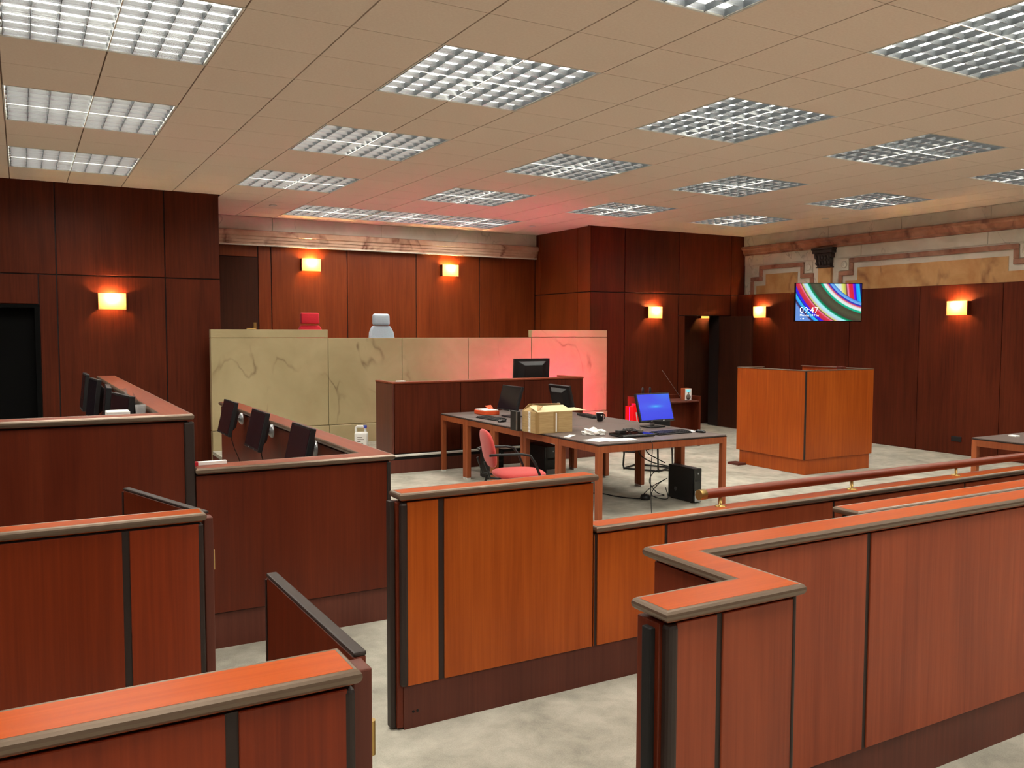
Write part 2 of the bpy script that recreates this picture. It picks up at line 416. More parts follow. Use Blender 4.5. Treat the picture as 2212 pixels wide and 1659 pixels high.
# recess: left return, rear wall, right return
ws = wall('wall_recess_left', X1-.3, X1-TH, YL+.3, YB+.3)
panels(ws, 'y', X1, 1, [(YL+.02,12.9,0,ZJ),(12.9,YB,0,ZJ),(YL+.02,12.9,ZJ,CE),(12.9,YB,ZJ,CE)])
wb = wall('wall_rear_recess', X1-.3, X2+.3, YB+TH, YB+.3)
panels(wb, 'x', YB, -1, [(X1,2.40,.85,3.12),(3.275,3.482,.85,3.12),(2.40,3.275,2.925,3.12),(3.482,4.738,.85,3.12),(4.738,5.98,.85,3.12),(5.98,7.22,.85,3.12),(7.22,X2,.85,3.12)], mat='wood_back')
d2 = struct(box('door_2', 'wood_dark', None, 2.405, 3.27, YB-.004, YB+TH, .85, 2.92))
hd = MB().box(3.19,3.235,YB-.012,YB-.004,1.74,1.90).tube([(3.21,YB-.01,1.80),(3.21,YB-.06,1.80),(3.20,YB-.065,1.80),(3.07,YB-.065,1.80)], .011)
hd.build('door_handle', 'brass', d2)
wr = wall('wall_recess_right', X2+TH, X2+.3, YK+.3, YB+.3)
panels(wr, 'y', X2, -1, [(13.70,YB,.85,ZJ),(12.48,13.70,.85,ZJ),(YK+.02,12.48,.85,ZJ),(13.70,YB,ZJ,CE+.02),(12.48,13.70,ZJ,CE+.02),(YK+.02,12.48,ZJ,CE+.02)], mat='wood_back')
# right block face with the open door
wk = wall('wall_rear_right', X2+TH, 10.47, YK+TH, YK+.3)
wk2 = wall('wall_rear_right_jamb', 11.32, XM+.3, YK+TH, YK+.3)
wk3 = wall('wall_rear_right_lintel', 10.47, 11.32, YK+TH, YK+.3, 2.06)
panels(wk, 'x', YK, -1, [(X2-.006,9.10,0,ZJ),(9.10,10.31,0,ZJ),(10.31,10.47,0,2.06),(X2-.006,9.10,ZJ,CE+.02),(9.10,10.31,ZJ,CE+.02)])
panels(wk3, 'x', YK, -1, [(10.31,11.57,ZJ,CE+.02),(10.31,11.57,2.06,ZJ)])
panels(wk2, 'x', YK, -1, [(11.57,XM,ZJ,CE+.02),(11.57,XM,0,ZJ),(11.32,11.57,0,2.06)])
d3 = struct(box('door_3', 'wood_dark', None, 11.285, 11.325, 11.24, YK-.005, .01, 2.05, .002, 1))
MB().lathe([(.018,0),(.018,.03)], (11.28,11.33,1.02), 10, 'x').tube([(11.28,11.33,1.02),(11.235,11.33,1.02),(11.23,11.34,1.02),(11.23,11.44,1.02)], .009).build('door_handle', 'brass', d3)
vb = wall('wall_vestibule_rear', 10.2, 12.4, 12.66, 12.86, mat='wood_dark')
wall('wall_vestibule_left', 10.27, 10.47, YK+.3, 12.66, mat='wood_dark')
wall('wall_vestibule_right', 12.1, 12.3, YK+.3, 12.66, mat='wood_dark')
struct(box('ceiling_vestibule', 'wood_black', None, 10.2, 12.4, YK+.3, 12.86, 2.6, 2.7))
# right wall: marble above, wood dado standing proud of it
wm = wall('wall_right', XM+.02, XM+.3, YF, YK+.02, mat='marble_white')
dado = struct(box('wall_right_dado', 'core', None, XR+TH, XM+.02, YF, YK-.002, 0, 2.44))
ys = [YK-.004, 11.716, 10.78, 9.527, 8.27, 7.005, 5.75, 4.49, 3.23, 1.97, .71, -.55, -1.81, YF]
panels(dado, 'y', XR, -1, [(b,a,0,2.455) for a,b in zip(ys, ys[1:])], g=.004)
MB().box(XR+.003, XM, YF, YK-.004, 2.44, 2.458).build('capping', 'wood_wall', dado)
sk = box('wall_socket', 'black_plastic', None, XR-.012, XR, 7.535, 7.69, .19, .265, .003)
tag(sk, 'black double power socket low on the right wood dado', 'socket')
# walls out of frame
ww = wall('wall_left', XL-.2, XL, YF, YL+.3, mat='wood_wall')
wall('wall_front', XL-.2, XM+.3, YF-.2, YF, mat='wood_wall')

# ------------------------------------------------------------------ marble of the rear recess
cor = struct(MB().box(X1, X2-.02, YB-.07, YB+TH, 3.34, CE).build('trim_1', 'marble_white', None))
for xa, xb in ((X1,3.49),(3.49,5.31),(5.31,7.14),(7.14,X2-.02)):
    box('marble_slab', 'marble_white', cor, xa+.004, xb-.004, YB-.085, YB-.07, 3.342, CE-.002, .003, 1)
prof = [(YB+TH,3.12),(YB-.10,3.12),(YB-.10,3.145),(YB-.115,3.15),(YB-.115,3.19),(YB-.13,3.195),(YB-.13,3.235),(YB-.155,3.25),(YB-.16,3.30),(YB-.15,3.325),(YB-.10,3.34),(YB+TH,3.34)]
c2 = struct(MB().prism_x(prof, X1, X2-.02).build('trim_2', 'marble_cornice', None))
box('bright_line_lip', 'marble_white', c2, X1, X2-.02, YB-.108, YB-.02, 3.102, 3.119)  # white strip stands for the bright line of reflected sconce light

# ------------------------------------------------------------------ marble of the right wall
T3 = struct(MB().box(XM-.03, XM+.02, YF, YK, 3.36, CE).build('trim_3', 'marble_white', None))
for a, b in zip([YK, 10.11, 8.72, 7.3, 5.9], [10.11, 8.72, 7.3, 5.9, 4.5]):
    box('marble_slab', 'marble_white', T3, XM-.045, XM-.03, b+.004, a-.004, 3.362, CE-.002, .003, 1)
pr = [(XM+.02,3.19),(XM-.03,3.19),(XM-.035,3.215),(XM-.06,3.23),(XM-.075,3.29),(XM-.105,3.31),(XM-.11,3.345),(XM-.085,3.36),(XM+.02,3.36)]
n = len(pr); mb = MB(); mb.add([(x,YF,z) for x,z in pr]+[(x,YK,z) for x,z in pr], [tuple(range(n)), tuple(range(2*n-1,n-1,-1))]+[(i,i+n,(i+1)%n+n,(i+1)%n) for i in range(n)])
T4 = struct(mb.build('trim_4', 'marble_pink', None))
T5 = struct(MB().box(XM, XM+.02, YF, YK, 2.44, 3.19).build('trim_5', 'marble_white', None))
for a, b in [(YK,11.605),(11.605,10.42),(9.96,9.473),(9.473,7.355),(7.355,6.0)]:
    box('marble_slab', 'marble_white', T5, XM-.012, XM, b+.003, a-.003, 3.01, 3.188, .002, 1)
def key(y0, y1):                                # stepped border of one bay, y0 > y1
    s = .075
    path = [(y0-.037,2.44),(y0-.037,2.745),(y0-.25,2.745),(y0-.25,2.95),(y1+.25,2.95),(y1+.25,2.745),(y1+.037,2.745),(y1+.037,2.44)]
    for (ya,za),(yb,zb) in zip(path, path[1:]):
        h = s/2
        m = MB().box(XM-.03, XM, min(ya,yb)-h, max(ya,yb)+h, min(za,zb)-(h if za==zb else 0)+(h if za!=zb and min(za,zb)>2.5 else 0), max(za,zb)+(h if za==zb else -h))
        m.build('border_moulding', 'marble_pink', T5, .008, 2)
    p = [(y0-.13,2.44),(y0-.13,2.62),(y0-.36,2.62),(y0-.36,2.825),(y1+.36,2.825),(y1+.36,2.62),(y1+.13,2.62),(y1+.13,2.44)]
    MB().prism_x(list(reversed(p)), XM-.006, XM).build('amber_slab', 'marble_amber', T5)
    for yr in (y0-.11, y1+.11):
        rb = box('rosette_block', 'marble_white', T5, XM-.02, XM, yr-.085, yr+.085, 2.79, 2.985, .004, 1)
        MB().lathe([(.055,0),(.06,-.006),(.045,-.016),(.03,-.012),(.018,-.02),(.005,-.022)], (XM-.02,yr,2.887), 16, 'x').build('rosette', 'marble_white', rb)
key(11.90, 10.43); key(9.90, 6.69)
pil = struct(box('trim_6', 'marble_amber', None, XM-.05, XM+.02, 10.04, 10.31, 2.44, 2.86, .005, 1))
cap = MB()
for (za, zb, hw, d) in ((2.855,2.875,.165,.075),(2.875,2.94,.14,.07),(2.94,3.02,.15,.085),(3.02,3.10,.175,.10),(3.10,3.16,.205,.12),(3.16,3.195,.225,.13)):
    cap.box(XM-d, XM+.02, 10.18-hw, 10.18+hw, za, zb)
cp_ = cap.build('capital', 'marble_dark', pil, .012, 2)
for k in range(5):
    for j in range(2):
        yy = 10.18+(k-2)*.062; zz = 2.90+j*.09
        MB().lathe([(.004,0),(.03,.02),(.026,.05),(.012,.075),(.003,.08)], (XM-.085-.012*j,yy,zz), 8).build('acanthus_leaf', 'marble_dark', cp_)

# ------------------------------------------------------------------ ceiling: grid, tiles, lights
gx = lambda i: .6*i-.0739
gy = lambda j: .6*j+6.163
LIGHTS = [(i, j) for j in (-14,-10,-6,-2,2,6) for i in (-4,0,4,8,12,16)] + [(6,10),(8,10),(10,10)]
holes = {(i+a, j+b) for i, j in LIGHTS for a in (0,1) for b in (0,1)}
cells = []
for i in range(-6, 20):
    for j in range(-16, 13):
        if (i, j) in holes: continue
        a0, a1, b0, b1 = gx(i), gx(i+1), gy(j), gy(j+1)
        if i == 19: a1 = XM
        if i == -6: a0 = XL
        if j == -16: b0 = YF
        if j >= 9:
            if i <= 3:
                if j > 9: continue
                b1 = YL
            elif i >= 14:
                if j > 9: continue
                b1 = YK
            else:
                if i == 4 and j > 9: a0 = X1
                if i == 13 and j > 9: a1 = X2
                if j == 12: b1 = YB-.05
        if b1-b0 < .02: continue
        cells.append((a0, a1, b0, b1))
bk = MB()
for a0, a1, b0, b1 in cells: bk.add([(a0,b0,CE+.012),(a1,b0,CE+.012),(a1,b1,CE+.012),(a0,b1,CE+.012)], [(3,2,1,0)])
ceiling = struct(bk.build('ceiling', 'gap', None))
struct(box('ceiling_slab', 'core', None, XL-.2, XM+.3, YF-.2, YB+.3, CE+.35, CE+.4))
def area(c):
    a0, a1, b0, b1 = c; ps = [project((x,y,CE)) for x,y in ((a0,b0),(a1,b0),(a1,b1),(a0,b1))]
    if any(p is None for p in ps): return 0
    xs = [p[0] for p in ps]; yy = [p[1] for p in ps]
    if max(xs) < 0 or min(xs) > 2212 or max(yy) < 0 or min(yy) > 1659: return 0
    return abs(sum(ps[k][0]*ps[(k+1)%4][1]-ps[(k+1)%4][0]*ps[k][1] for k in range(4)))/2
cells.sort(key=area, reverse=True)
tmesh = {}
def tile(c):
    a0, a1, b0, b1 = c; k = (round(a1-a0,3), round(b1-b0,3))
    if k not in tmesh:
        hx, hy = k[0]/2-.005, k[1]/2-.0025
        o = MB().box(-hx,hx,-hy,hy,0,.010).build('ceiling_tile','tile',ceiling,0,2,True); tmesh[k] = o.data
    else:
        o = bpy.data.objects.new('ceiling_tile', tmesh[k]); COL.objects.link(o); o.parent = ceiling
    o.location = ((a0+a1)/2,(b0+b1)/2,CE)
rest = MB()
for n_, c in enumerate(cells):
    if n_ < 300 and area(c) > 60: tile(c)
    else: rest.box(c[0]+.005,c[1]-.005,c[2]+.0025,c[3]-.0025,CE,CE+.01)
tag(rest.build('ceiling_tile_field','tile',ceiling), kind='stuff')

def make_light():
    r = thing('ceiling_light', 'x', 'ceiling light', (0,0,CE))
    t = MB()                                     # tray open below
    t.box(-.6,.6,-.6,.6,.085,.09)
    for s in (-1,1): t.box(s*.6,s*.594,-.6,.6,0,.085); t.box(-.594,.594,s*.6,s*.594,0,.085)
    t.build('tray','white_metal',r,0,2,True)
    f = MB()
    for s in (-1,1): f.box(s*.598,s*.588,-.598,.598,-.002,.004); f.box(-.588,.588,s*.598,s*.588,-.002,.004)
    f.build('frame','white_metal',r,0,2,True)
    f = MB().box(-.004,.004,-.588,.588,-.001,.004); f.build('divider','white_metal',r,0,2,True)
    f = MB().box(-.588,-.004,-.004,.004,-.001,.004).box(.004,.588,-.004,.004,-.001,.004); f.build('divider','white_metal',r,0,2,True)
    for sx in (-1,1):
        for sy_ in (-1,1):
            MB().add([(sx*.012,sy_*.012,.064),(sx*.012,sy_*.59,.064),(sx*.59,sy_*.59,.064),(sx*.59,sy_*.012,.064)],[(0,1,2,3) if sx*sy_>0 else (3,2,1,0)]).build('lamp_panel','tube',r,0,2,True)
    bx = by = None
    for k in range(0,9):
        p = -.575+1.15*k/8
        prof_ = [(-.0015,.002),(.0015,.002),(.003,.010),(.0062,.022),(.0108,.036),(-.0108,.036),(-.0062,.022),(-.003,.010)]
        if bx is None:
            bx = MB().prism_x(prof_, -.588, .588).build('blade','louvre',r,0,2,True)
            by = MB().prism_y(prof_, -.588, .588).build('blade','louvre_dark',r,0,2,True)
            bx.location = (0,p,0); by.location = (p,0,0)
        else:
            for src, l in ((bx,(0,p,0)),(by,(p,0,0))):
                o = bpy.data.objects.new('blade', src.data); COL.objects.link(o); o.parent = r; o.location = l
    return r
L0 = make_light()
rown = {6:'row nearest the rear wall',2:'second row from the rear wall',-2:'third row from the rear wall',-6:'fourth row from the rear wall',-10:'fifth row from the rear wall',-14:'row at the front wall'}
coln = {-4:'first column by the left wall',0:'column above the jury box',4:'column left of the tables',8:'column above the tables',12:'column between tables and witness box',16:'column nearest the right wall'}
for k, (i, j) in enumerate(LIGHTS):
    loc = (gx(i)+.6, gy(j)+.6, CE)
    lb = 'square louvred ceiling light, %s, %s' % (rown[j], coln[i]) if j < 10 else 'louvred ceiling light above the marble bench, %s of its joined strip of three' % {6:'left end',8:'middle',10:'right end'}[i]
    gp = 'louvred ceiling lights in rows' if j < 10 else 'louvred strip over the bench'
    if k == 0: L0.location = loc; tag(L0, lb, None, gp)
    else: dup(L0, loc, 0, lb, gp)
def downlight(x, y, lb):
    r = thing('recessed_downlight', lb, 'downlight', (x,y,CE), 0, 'small recessed downlights')
    MB().lathe([(.05,-.001),(.055,-.008),(.04,-.012),(.036,-.002)], (0,0,0), 20).build('trim_ring','white_metal',r,0,2,True)
    MB().lathe([(.002,-.003),(.034,-.003)], (0,0,0), 16).build('lens','white_metal',r,0,2,True)
downlight(3.153, 12.42, 'small round ceiling downlight left of the strip over the bench')
downlight(7.565, 12.63, 'small round ceiling downlight right of the strip over the bench')
downlight(10.52, 11.2, 'small round ceiling downlight in front of the open door')
downlight(11.03, 9.46, 'small round white ceiling downlight above the television')

# ------------------------------------------------------------------ wall sconces
def make_sconce():                               # on a wall whose room side is -Y, centre at origin
    r = thing('wall_sconce', 'x', 'wall light')
    MB().box(-.10,.10,-.012,0,-.07,.07).build('backplate','white_metal',r,0,2,True)
    s = MB(); n = 8; vs = []; fs = []
    for k in range(n+1):
        x = -.158+.316*k/n; y = -.085-.03*(1-(x/.158)**2)
        vs += [(x,y,-.10),(x,y,.10)]
    for k in range(n): fs.append((2*k,2*k+2,2*k+3,2*k+1))
    s.add(vs, fs, True).build('shade','shade',r,0,2,True)
    MB().box(-.161,-.157,-.092,0,-.10,.10).build('side_plate','wood_wall',r,0,2,True)
    MB().box(.157,.161,-.092,0,-.10,.10).build('side_plate','wood_wall',r,0,2,True)
    MB().lathe([(.004,-.032),(.02,-.024),(.026,0),(.02,.024),(.004,.032)], (0,-.055,.045), 10).build('bulb','bulb',r,0,2,True)
    return r
S0 = make_sconce()
sg = 'lit wall sconces'
S0.location = (.985, YL, 2.13); tag(S0, 'lit sconce on the rear wall beside the black doorway', None, sg)
dup(S0, (4.11, YB, 2.835), 0, 'lit sconce above the red high-backed chair', sg)
dup(S0, (6.60, YB, 2.835), 0, 'lit sconce on the recess wall, to the right above the marble bench', sg)
dup(S0, (9.71, YK, 2.105), 0, 'lit sconce on the rear wall left of the open door', sg)
dup(S0, (XR, 11.42, 2.125), -PI/2, 'lit sconce on the right wall between open door and television', sg)
dup(S0, (XR, 7.62, 2.115), -PI/2, 'lit sconce on the right wall to the right of the television', sg)
dup(S0, (11.46, 12.66, 2.125), 0, 'sconce half hidden by the door head, seen through the open doorway', sg)

# ------------------------------------------------------------------ dais and marble bench
dais = struct(box('floor_dais', 'carpet', None, X1, X2, 11.66, YB, 0, .85))
bench = thing('marble_bench', 'tall veined cream marble judges bench with raised ends', 'bench', (5.2,11.6,0))
FY, BY = 11.55, 11.65
def slab(x0, x1, z0, z1, g=.003, y0=FY, y1=BY, nm='marble_slab'):
    return box(nm, 'marble_bench', bench, x0+g, x1-g, y0, y1, z0+g, z1-g, .004, 1)
for x0, x1 in ((2.105,3.655),(6.91,8.36)):
    slab(x0, x1, .47, 1.675); slab(x0, x1, 1.675, 1.79)
for x0, x1 in ((3.655,4.745),(4.745,5.81),(5.81,6.91)): slab(x0, x1, .47, 1.675)
for x0, x1 in ((2.105,3.655),(3.655,4.745),(4.745,5.81),(5.81,6.91),(6.91,8.36)): slab(x0, x1, 0, .47, y0=FY-.03, y1=BY, nm='plinth_slab')
box('backing', 'core', bench, 2.12, 8.34, BY, BY+.02, .1, 1.66)
plat = thing('low_platform', 'low wooden platform with pale nosing under the clerk desk', 'platform', (4.6,10.6,0))
plat['kind'] = 'structure'; plat.name = 'floor_platform'; del plat['category']
box('deck', 'carpet', plat, 2.1, 7.25, 9.98, 11.51, .17, .215)
box('plinth', 'wood_plinth', plat, 2.1, 7.25, 9.96, 11.51, 0, .165)
box('nosing', 'white_metal', plat, 2.1, 7.25, 9.945, 9.985, .205, .232, .006)
box('gap', 'skirt_black', plat, 2.1, 7.25, 9.97, 9.99, .165, .205)
# clerk desk
desk = thing('clerk_desk', 'dark wooden clerk desk in front of the marble bench', 'desk', (5.4,10.3,.215))
DY = 10.03
for x0, x1 in ((4.0,4.935),(4.935,5.89),(5.89,6.83)): box('panel', 'wood_wall', desk, x0+.004, x1-.004, DY, DY+.016, .235, 1.11, .003, 1)
box('front_core', 'core', desk, 4.0, 6.83, DY+.016, DY+.07, .215, 1.11)
box('side_panel', 'wood_plinth', desk, 3.985, 4.02, DY+.0, 10.60, .235, 1.11, .003, 1)
box('side_panel', 'wood_wall', desk, 6.815, 6.85, DY+.0, 10.60, .235, 1.11, .003, 1)
box('top_ledge', 'wood_cap_dull', desk, 3.98, 6.855, DY-.012, DY+.14, 1.11, 1.135, .006)
box('side_ledge', 'wood_cap_dull', desk, 3.98, 4.05, DY+.14, 10.61, 1.11, 1.135, .006)
box('side_ledge', 'wood_cap_dull', desk, 6.78, 6.855, DY+.14, 10.61, 1.11, 1.135, .006)
box('worktop', 'tabletop', desk, 4.02, 6.81, DY+.07, 10.60, .92, .95)
cd_ = box('white_card', 'paper', None, 4.06, 4.17, DY+.01, DY+.07, 1.135, 1.15, .002)
tag(cd_, 'small white block on the left end of the clerk desk', 'card')

# ------------------------------------------------------------------ timber barriers
def capset(parent, poly, zt, mat='wood_cap_x', mo=.008):
    ins = []
    n = len(poly)
    for i in range(n):
        p0, p1, p2 = Vector(poly[i-1]), Vector(poly[i]), Vector(poly[(i+1)%n])
        d0, d1 = (p1-p0).normalized(), (p2-p1).normalized(); n0, n1 = Vector((-d0.y,d0.x)), Vector((-d1.y,d1.x))
        m = n0+n1; m = m/max(.2,m.dot(n1)); ins.append(p1+m*mo)
    MB().prism([tuple(p) for p in ins], zt-.035, zt).build('cap', mat, parent, .002, 1)
    prof = [(-mo-.001,zt-.0005),(-.004,zt+.0005),(.001,zt-.003),(.005,zt-.009),(.006,zt-.016),(.004,zt-.024),(-.001,zt-.030),(-mo-.001,zt-.032)]
    MB().sweep(poly, prof, True).build('edge_moulding', 'mould', parent, 0, 2)
def face(parent, a, b, z0, z1, joints, mat, gap=.026, th=.01):
    """panels and dark inlay strips from a to b, outward normal to the right of travel"""
    A, B = Vector(a), Vector(b); d = (B-A); L = d.length; d.normalize(); nn = Vector((d.y,-d.x))
    cuts = [0]+list(joints)+[L]
    for k in range(len(cuts)-1):
        s0 = cuts[k]+(gap/2 if k else 0); s1 = cuts[k+1]-(gap/2 if k < len(cuts)-2 else 0)
        p0, p1 = A+d*s0, A+d*s1
        poly = [p0+nn*th, p1+nn*th, p1, p0]
        MB().prism([tuple(p) for p in poly], z0, z1).build('panel', mat, parent, .002, 1)
    for s in joints:
        p0, p1 = A+d*(s-gap/2), A+d*(s+gap/2); q = [p0+nn*th*.35, p1+nn*th*.35, p1, p0]
        MB().prism([tuple(p) for p in q], z0, z1).build('inlay_strip', 'strip', parent)

HB = 1.07
# rear row: left barrier (runs out of frame), right barrier with low wall and handrail
b1 = thing('gallery_barrier', 'chest-high mahogany barrier at the left edge, in front of the jury box', 'barrier', (-.6,3.5,0))
capset(b1, [(-3.5,3.455),(.597,3.455),(.597,3.56),(-3.5,3.56)], HB)
box('core','core',b1,-3.5,.58,3.475,3.545,.2,HB-.04)
face(b1, (-3.5,3.475), (.575,3.475), .2, HB-.045, [3.5-.93, 3.5+.315], 'wood_red')
box('plinth','wood_plinth',b1,-3.5,.58,3.478,3.54,0,.2)
box('corner_strip','strip',b1,.57,.592,3.464,3.52,.05,HB-.045,.006)
box('end_frame','wood_plinth',b1,.60,.635,3.50,3.56,.03,HB-.03,.004)
MB().box(.634,.638,3.515,3.545,.80,.92).build('latch_plate','strip',b1)
def leaf(name, label, hx, hy, ang, L, zt=1.05):
    r = thing(name, label, 'gate', (hx,hy,0), ang)
    box('leaf','wood',r,-.015,.015,0,L,.12,zt-.012,.002,1,True)
    box('top_edging','strip',r,-.0165,.0165,-.002,L+.004,zt-.012,zt,.005,2,True)
    box('edge_strip','strip',r,-.018,.018,L,L+.012,.12,zt-.02,0,2,True)
    for z in (.3,.85): MB().lathe([(.012,-.04),(.012,.04)], (.02,-.01,z), 8).build('hinge','brass',r,0,2,True)
leaf('swing_gate', 'mahogany half-door ajar at the end of the barrier before the jury box', .62, 3.585, R(17), .75)

b2 = thing('gallery_barrier', 'orange mahogany barrier stepping down to a long low wall with handrail', 'barrier', (2.0,3.5,0))
capset(b2, [(1.405,3.45),(2.445,3.45),(2.445,3.56),(1.405,3.56)], HB)
box('core','core',b2,1.43,2.43,3.48,3.54,.2,HB-.04)
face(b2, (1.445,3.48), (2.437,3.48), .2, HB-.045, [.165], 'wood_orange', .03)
box('corner_strip','strip',b2,1.412,1.447,3.462,3.50,.2,HB-.045,.012)
box('end_channel','strip',b2,1.375,1.40,3.50,3.545,.01,HB-.04,.004)
box('end_frame','wood',b2,1.40,1.43,3.485,3.555,.01,HB-.045,.003)
ZL = .81
capset(b2, [(2.446,3.45),(9.0,3.45),(9.0,3.57),(2.446,3.57)], ZL)
box('low_core','core',b2,2.43,9.0,3.48,3.545,.2,ZL-.04)
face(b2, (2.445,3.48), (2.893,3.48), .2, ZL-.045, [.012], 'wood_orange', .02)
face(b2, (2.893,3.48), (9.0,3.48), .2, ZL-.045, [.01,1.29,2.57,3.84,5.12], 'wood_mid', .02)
box('plinth','wood_plinth',b2,1.43,9.0,3.482,3.54,0,.205)
for hx_ in (1.475,1.495): MB().lathe([(.006,-.002),(.0065,.001)], (hx_,3.4815,.075), 8, 'y').build('screw_hole','skirt_black',b2)
rail = MB().tube([(3.2,3.525,.888),(9.0,3.525,.882)], .027, 14).build('handrail','wood_rail',b2)
MB().lathe([(.029,-.03),(.029,.012),(.0,.014)], (3.2,3.525,.888), 14, 'x').build('end_cap','brass',rail)
for x in (3.33,4.403,5.443,6.51,7.58):
    MB().lathe([(.030,ZL),(.030,ZL+.005),(.009,ZL+.008),(.009,ZL+.055)], (x,3.525,0), 12).build('bracket','brass',rail)

# front row: left barrier, right Z-shaped barrier
b3 = thing('gallery_barrier', 'nearest mahogany barrier at the bottom left with a worn glossy top', 'barrier', (-.6,1.75,0))
capset(b3, [(-3.5,1.685),(.592,1.685),(.592,1.825),(-3.5,1.825)], HB)
box('core','core',b3,-3.5,.58,1.71,1.80,.2,HB-.04)
face(b3, (-3.5,1.71), (.572,1.71), .2, HB-.045, [3.5-.9, 3.5+.337], 'wood_red')
box('plinth','wood_plinth',b3,-3.5,.58,1.715,1.795,0,.2)
box('corner_strip','strip',b3,.565,.59,1.697,1.74,.05,HB-.045,.010)
box('end_frame','wood_plinth',b3,.60,.645,1.75,1.82,.03,HB-.03,.004)
lp = MB().box(.643,.648,1.765,1.80,.84,.97).build('latch_plate','strip',b3)
for z in (.865,.905,.945): MB().lathe([(.007,0),(.007,.004)], (.648,1.782,z), 8, 'x').build('screw','brass',lp)
leaf('swing_gate', 'dark mahogany half-door standing open behind the nearest barrier', .645, 1.83, R(1), .74)

b4 = thing('gallery_barrier', 'z-shaped mahogany barrier at the bottom right with stepped top', 'barrier', (2.5,2,0))
capset(b4, [(1.395,1.66),(1.885,1.66),(1.885,2.075),(7.5,2.075),(7.5,2.205),(1.755,2.205),(1.755,1.795),(1.395,1.795)], HB)
MB().prism([(1.43,1.69),(1.86,1.69),(1.86,2.105),(7.5,2.105),(7.5,2.18),(1.785,2.18),(1.785,1.77),(1.43,1.77)], .2, HB-.04).build('core','core',b4)
MB().prism([(1.42,1.695),(1.855,1.695),(1.855,2.11),(7.5,2.11),(7.5,2.175),(1.79,2.175),(1.79,1.765),(1.42,1.765)], 0, .205).build('plinth','wood_plinth',b4)
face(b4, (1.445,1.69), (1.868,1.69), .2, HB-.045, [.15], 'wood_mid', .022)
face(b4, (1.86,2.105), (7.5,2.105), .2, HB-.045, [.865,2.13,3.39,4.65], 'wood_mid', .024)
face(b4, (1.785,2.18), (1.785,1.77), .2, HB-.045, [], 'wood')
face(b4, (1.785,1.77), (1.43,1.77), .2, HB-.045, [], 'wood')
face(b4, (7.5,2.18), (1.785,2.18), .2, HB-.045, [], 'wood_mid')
box('corner_strip','strip',b4,1.412,1.447,1.672,1.71,.0,HB-.045,.012)
box('corner_strip','strip',b4,1.866,1.878,1.677,1.70,.2,HB-.035,.004)
box('end_frame','wood',b4,1.402,1.432,1.70,1.79,.01,HB-.045,.003)
box('end_channel','skirt_black',b4,1.385,1.404,1.715,1.75,.01,HB-.06,.003)
# low row of desk behind the Z barrier
b5 = thing('gallery_desk', 'low wooden ledge between the z-shaped barrier and the handrail wall', 'ledge', (5,2.95,0))
capset(b5, [(3.64,2.87),(9.0,2.87),(9.0,3.02),(3.64,3.02)], .87)
box('core','core',b5,3.67,9.0,2.90,2.99,.2,.83)
face(b5, (3.67,2.90), (9.0,2.90), .2, .825, [1.26,2.52,3.78], 'wood_mid')
box('plinth','wood_plinth',b5,3.67,9.0,2.905,2.985,0,.2)

# ------------------------------------------------------------------ jury box, two tiers
j1 = thing('jury_box', 'higher rear tier of the dark mahogany jury box with monitors inside', 'jury box', (-.6,7,0))
Z1, Z2, YJ, YE = 1.325, 1.025, 4.87, 9.35
capset(j1, [(-3.4,YJ),(.79,YJ),(.79,YE),(.63,YE),(.63,YJ+.15),(-3.4,YJ+.15)], Z1, 'wood_cap_dull')
MB().prism([(-3.4,YJ+.03),(.765,YJ+.03),(.765,YE-.02),(.655,YE-.02),(.655,YJ+.12),(-3.4,YJ+.12)], .2, Z1-.04).build('core','core',j1)
face(j1, (-3.4,YJ+.03), (.745,YJ+.03), .2, Z1-.045, [1.5], 'wood', .01)
face(j1, (.765,YJ+.05), (.765,YE-.02), .2, Z1-.045, [1.5,3.0], 'wood', .01)
face(j1, (.655,YE-.02), (.655,YJ+.13), .5, Z1-.045, [], 'wood')
box('corner_strip','strip',j1,.745,.798,YJ+.014,YJ+.05,.02,Z1-.045,.008)
box('plinth','wood_plinth',j1,-3.4,.76,YJ+.035,YJ+.12,0,.2)
box('tier_floor','carpet',j1,-3.4,.65,YJ+.12,YE,.3,.42)
j2 = thing('jury_box', 'lower front tier of the mahogany jury box next to the clear floor', 'jury box', (1.4,7,0))
capset(j2, [(.803,YJ),(1.945,YJ),(1.945,YE),(1.78,YE),(1.78,YJ+.16),(.803,YJ+.16)], Z2, 'wood_cap_dull')
MB().prism([(.803,YJ+.03),(1.92,YJ+.03),(1.92,YE-.02),(1.805,YE-.02),(1.805,YJ+.13),(.803,YJ+.13)], .2, Z2-.04).build('core','core',j2)
face(j2, (.803,YJ+.03), (1.905,YJ+.03), .205, Z2-.045, [], 'wood')
face(j2, (1.92,YJ+.05), (1.92,YE-.02), .205, Z2-.045, [1.5,3.0], 'wood', .01)
face(j2, (1.805,YE-.02), (1.805,YJ+.14), .2, Z2-.045, [], 'wood')
box('corner_strip','strip',j2,1.905,1.932,YJ+.016,YJ+.05,.2,Z2-.045,.008)
MB().prism([(.79,YJ+.035),(1.915,YJ+.035),(1.915,YE-.02),(1.82,YE-.02),(1.82,YJ+.12),(.79,YJ+.12)], 0, .205).build('plinth','wood_plinth',j2)
box('tier_floor','carpet',j2,.803,1.80,YJ+.13,YE,.1,.2)
bkk = thing('thin_book', 'thin white and red book lying on the front tier of the jury box', 'book', (.9,5.0,Z2))
box('pages','paper',bkk,.83,.985,4.98,5.02,Z2+.001,Z2+.018); box('cover','judge_red',bkk,.80,.83,4.98,5.02,Z2+.001,Z2+.019)

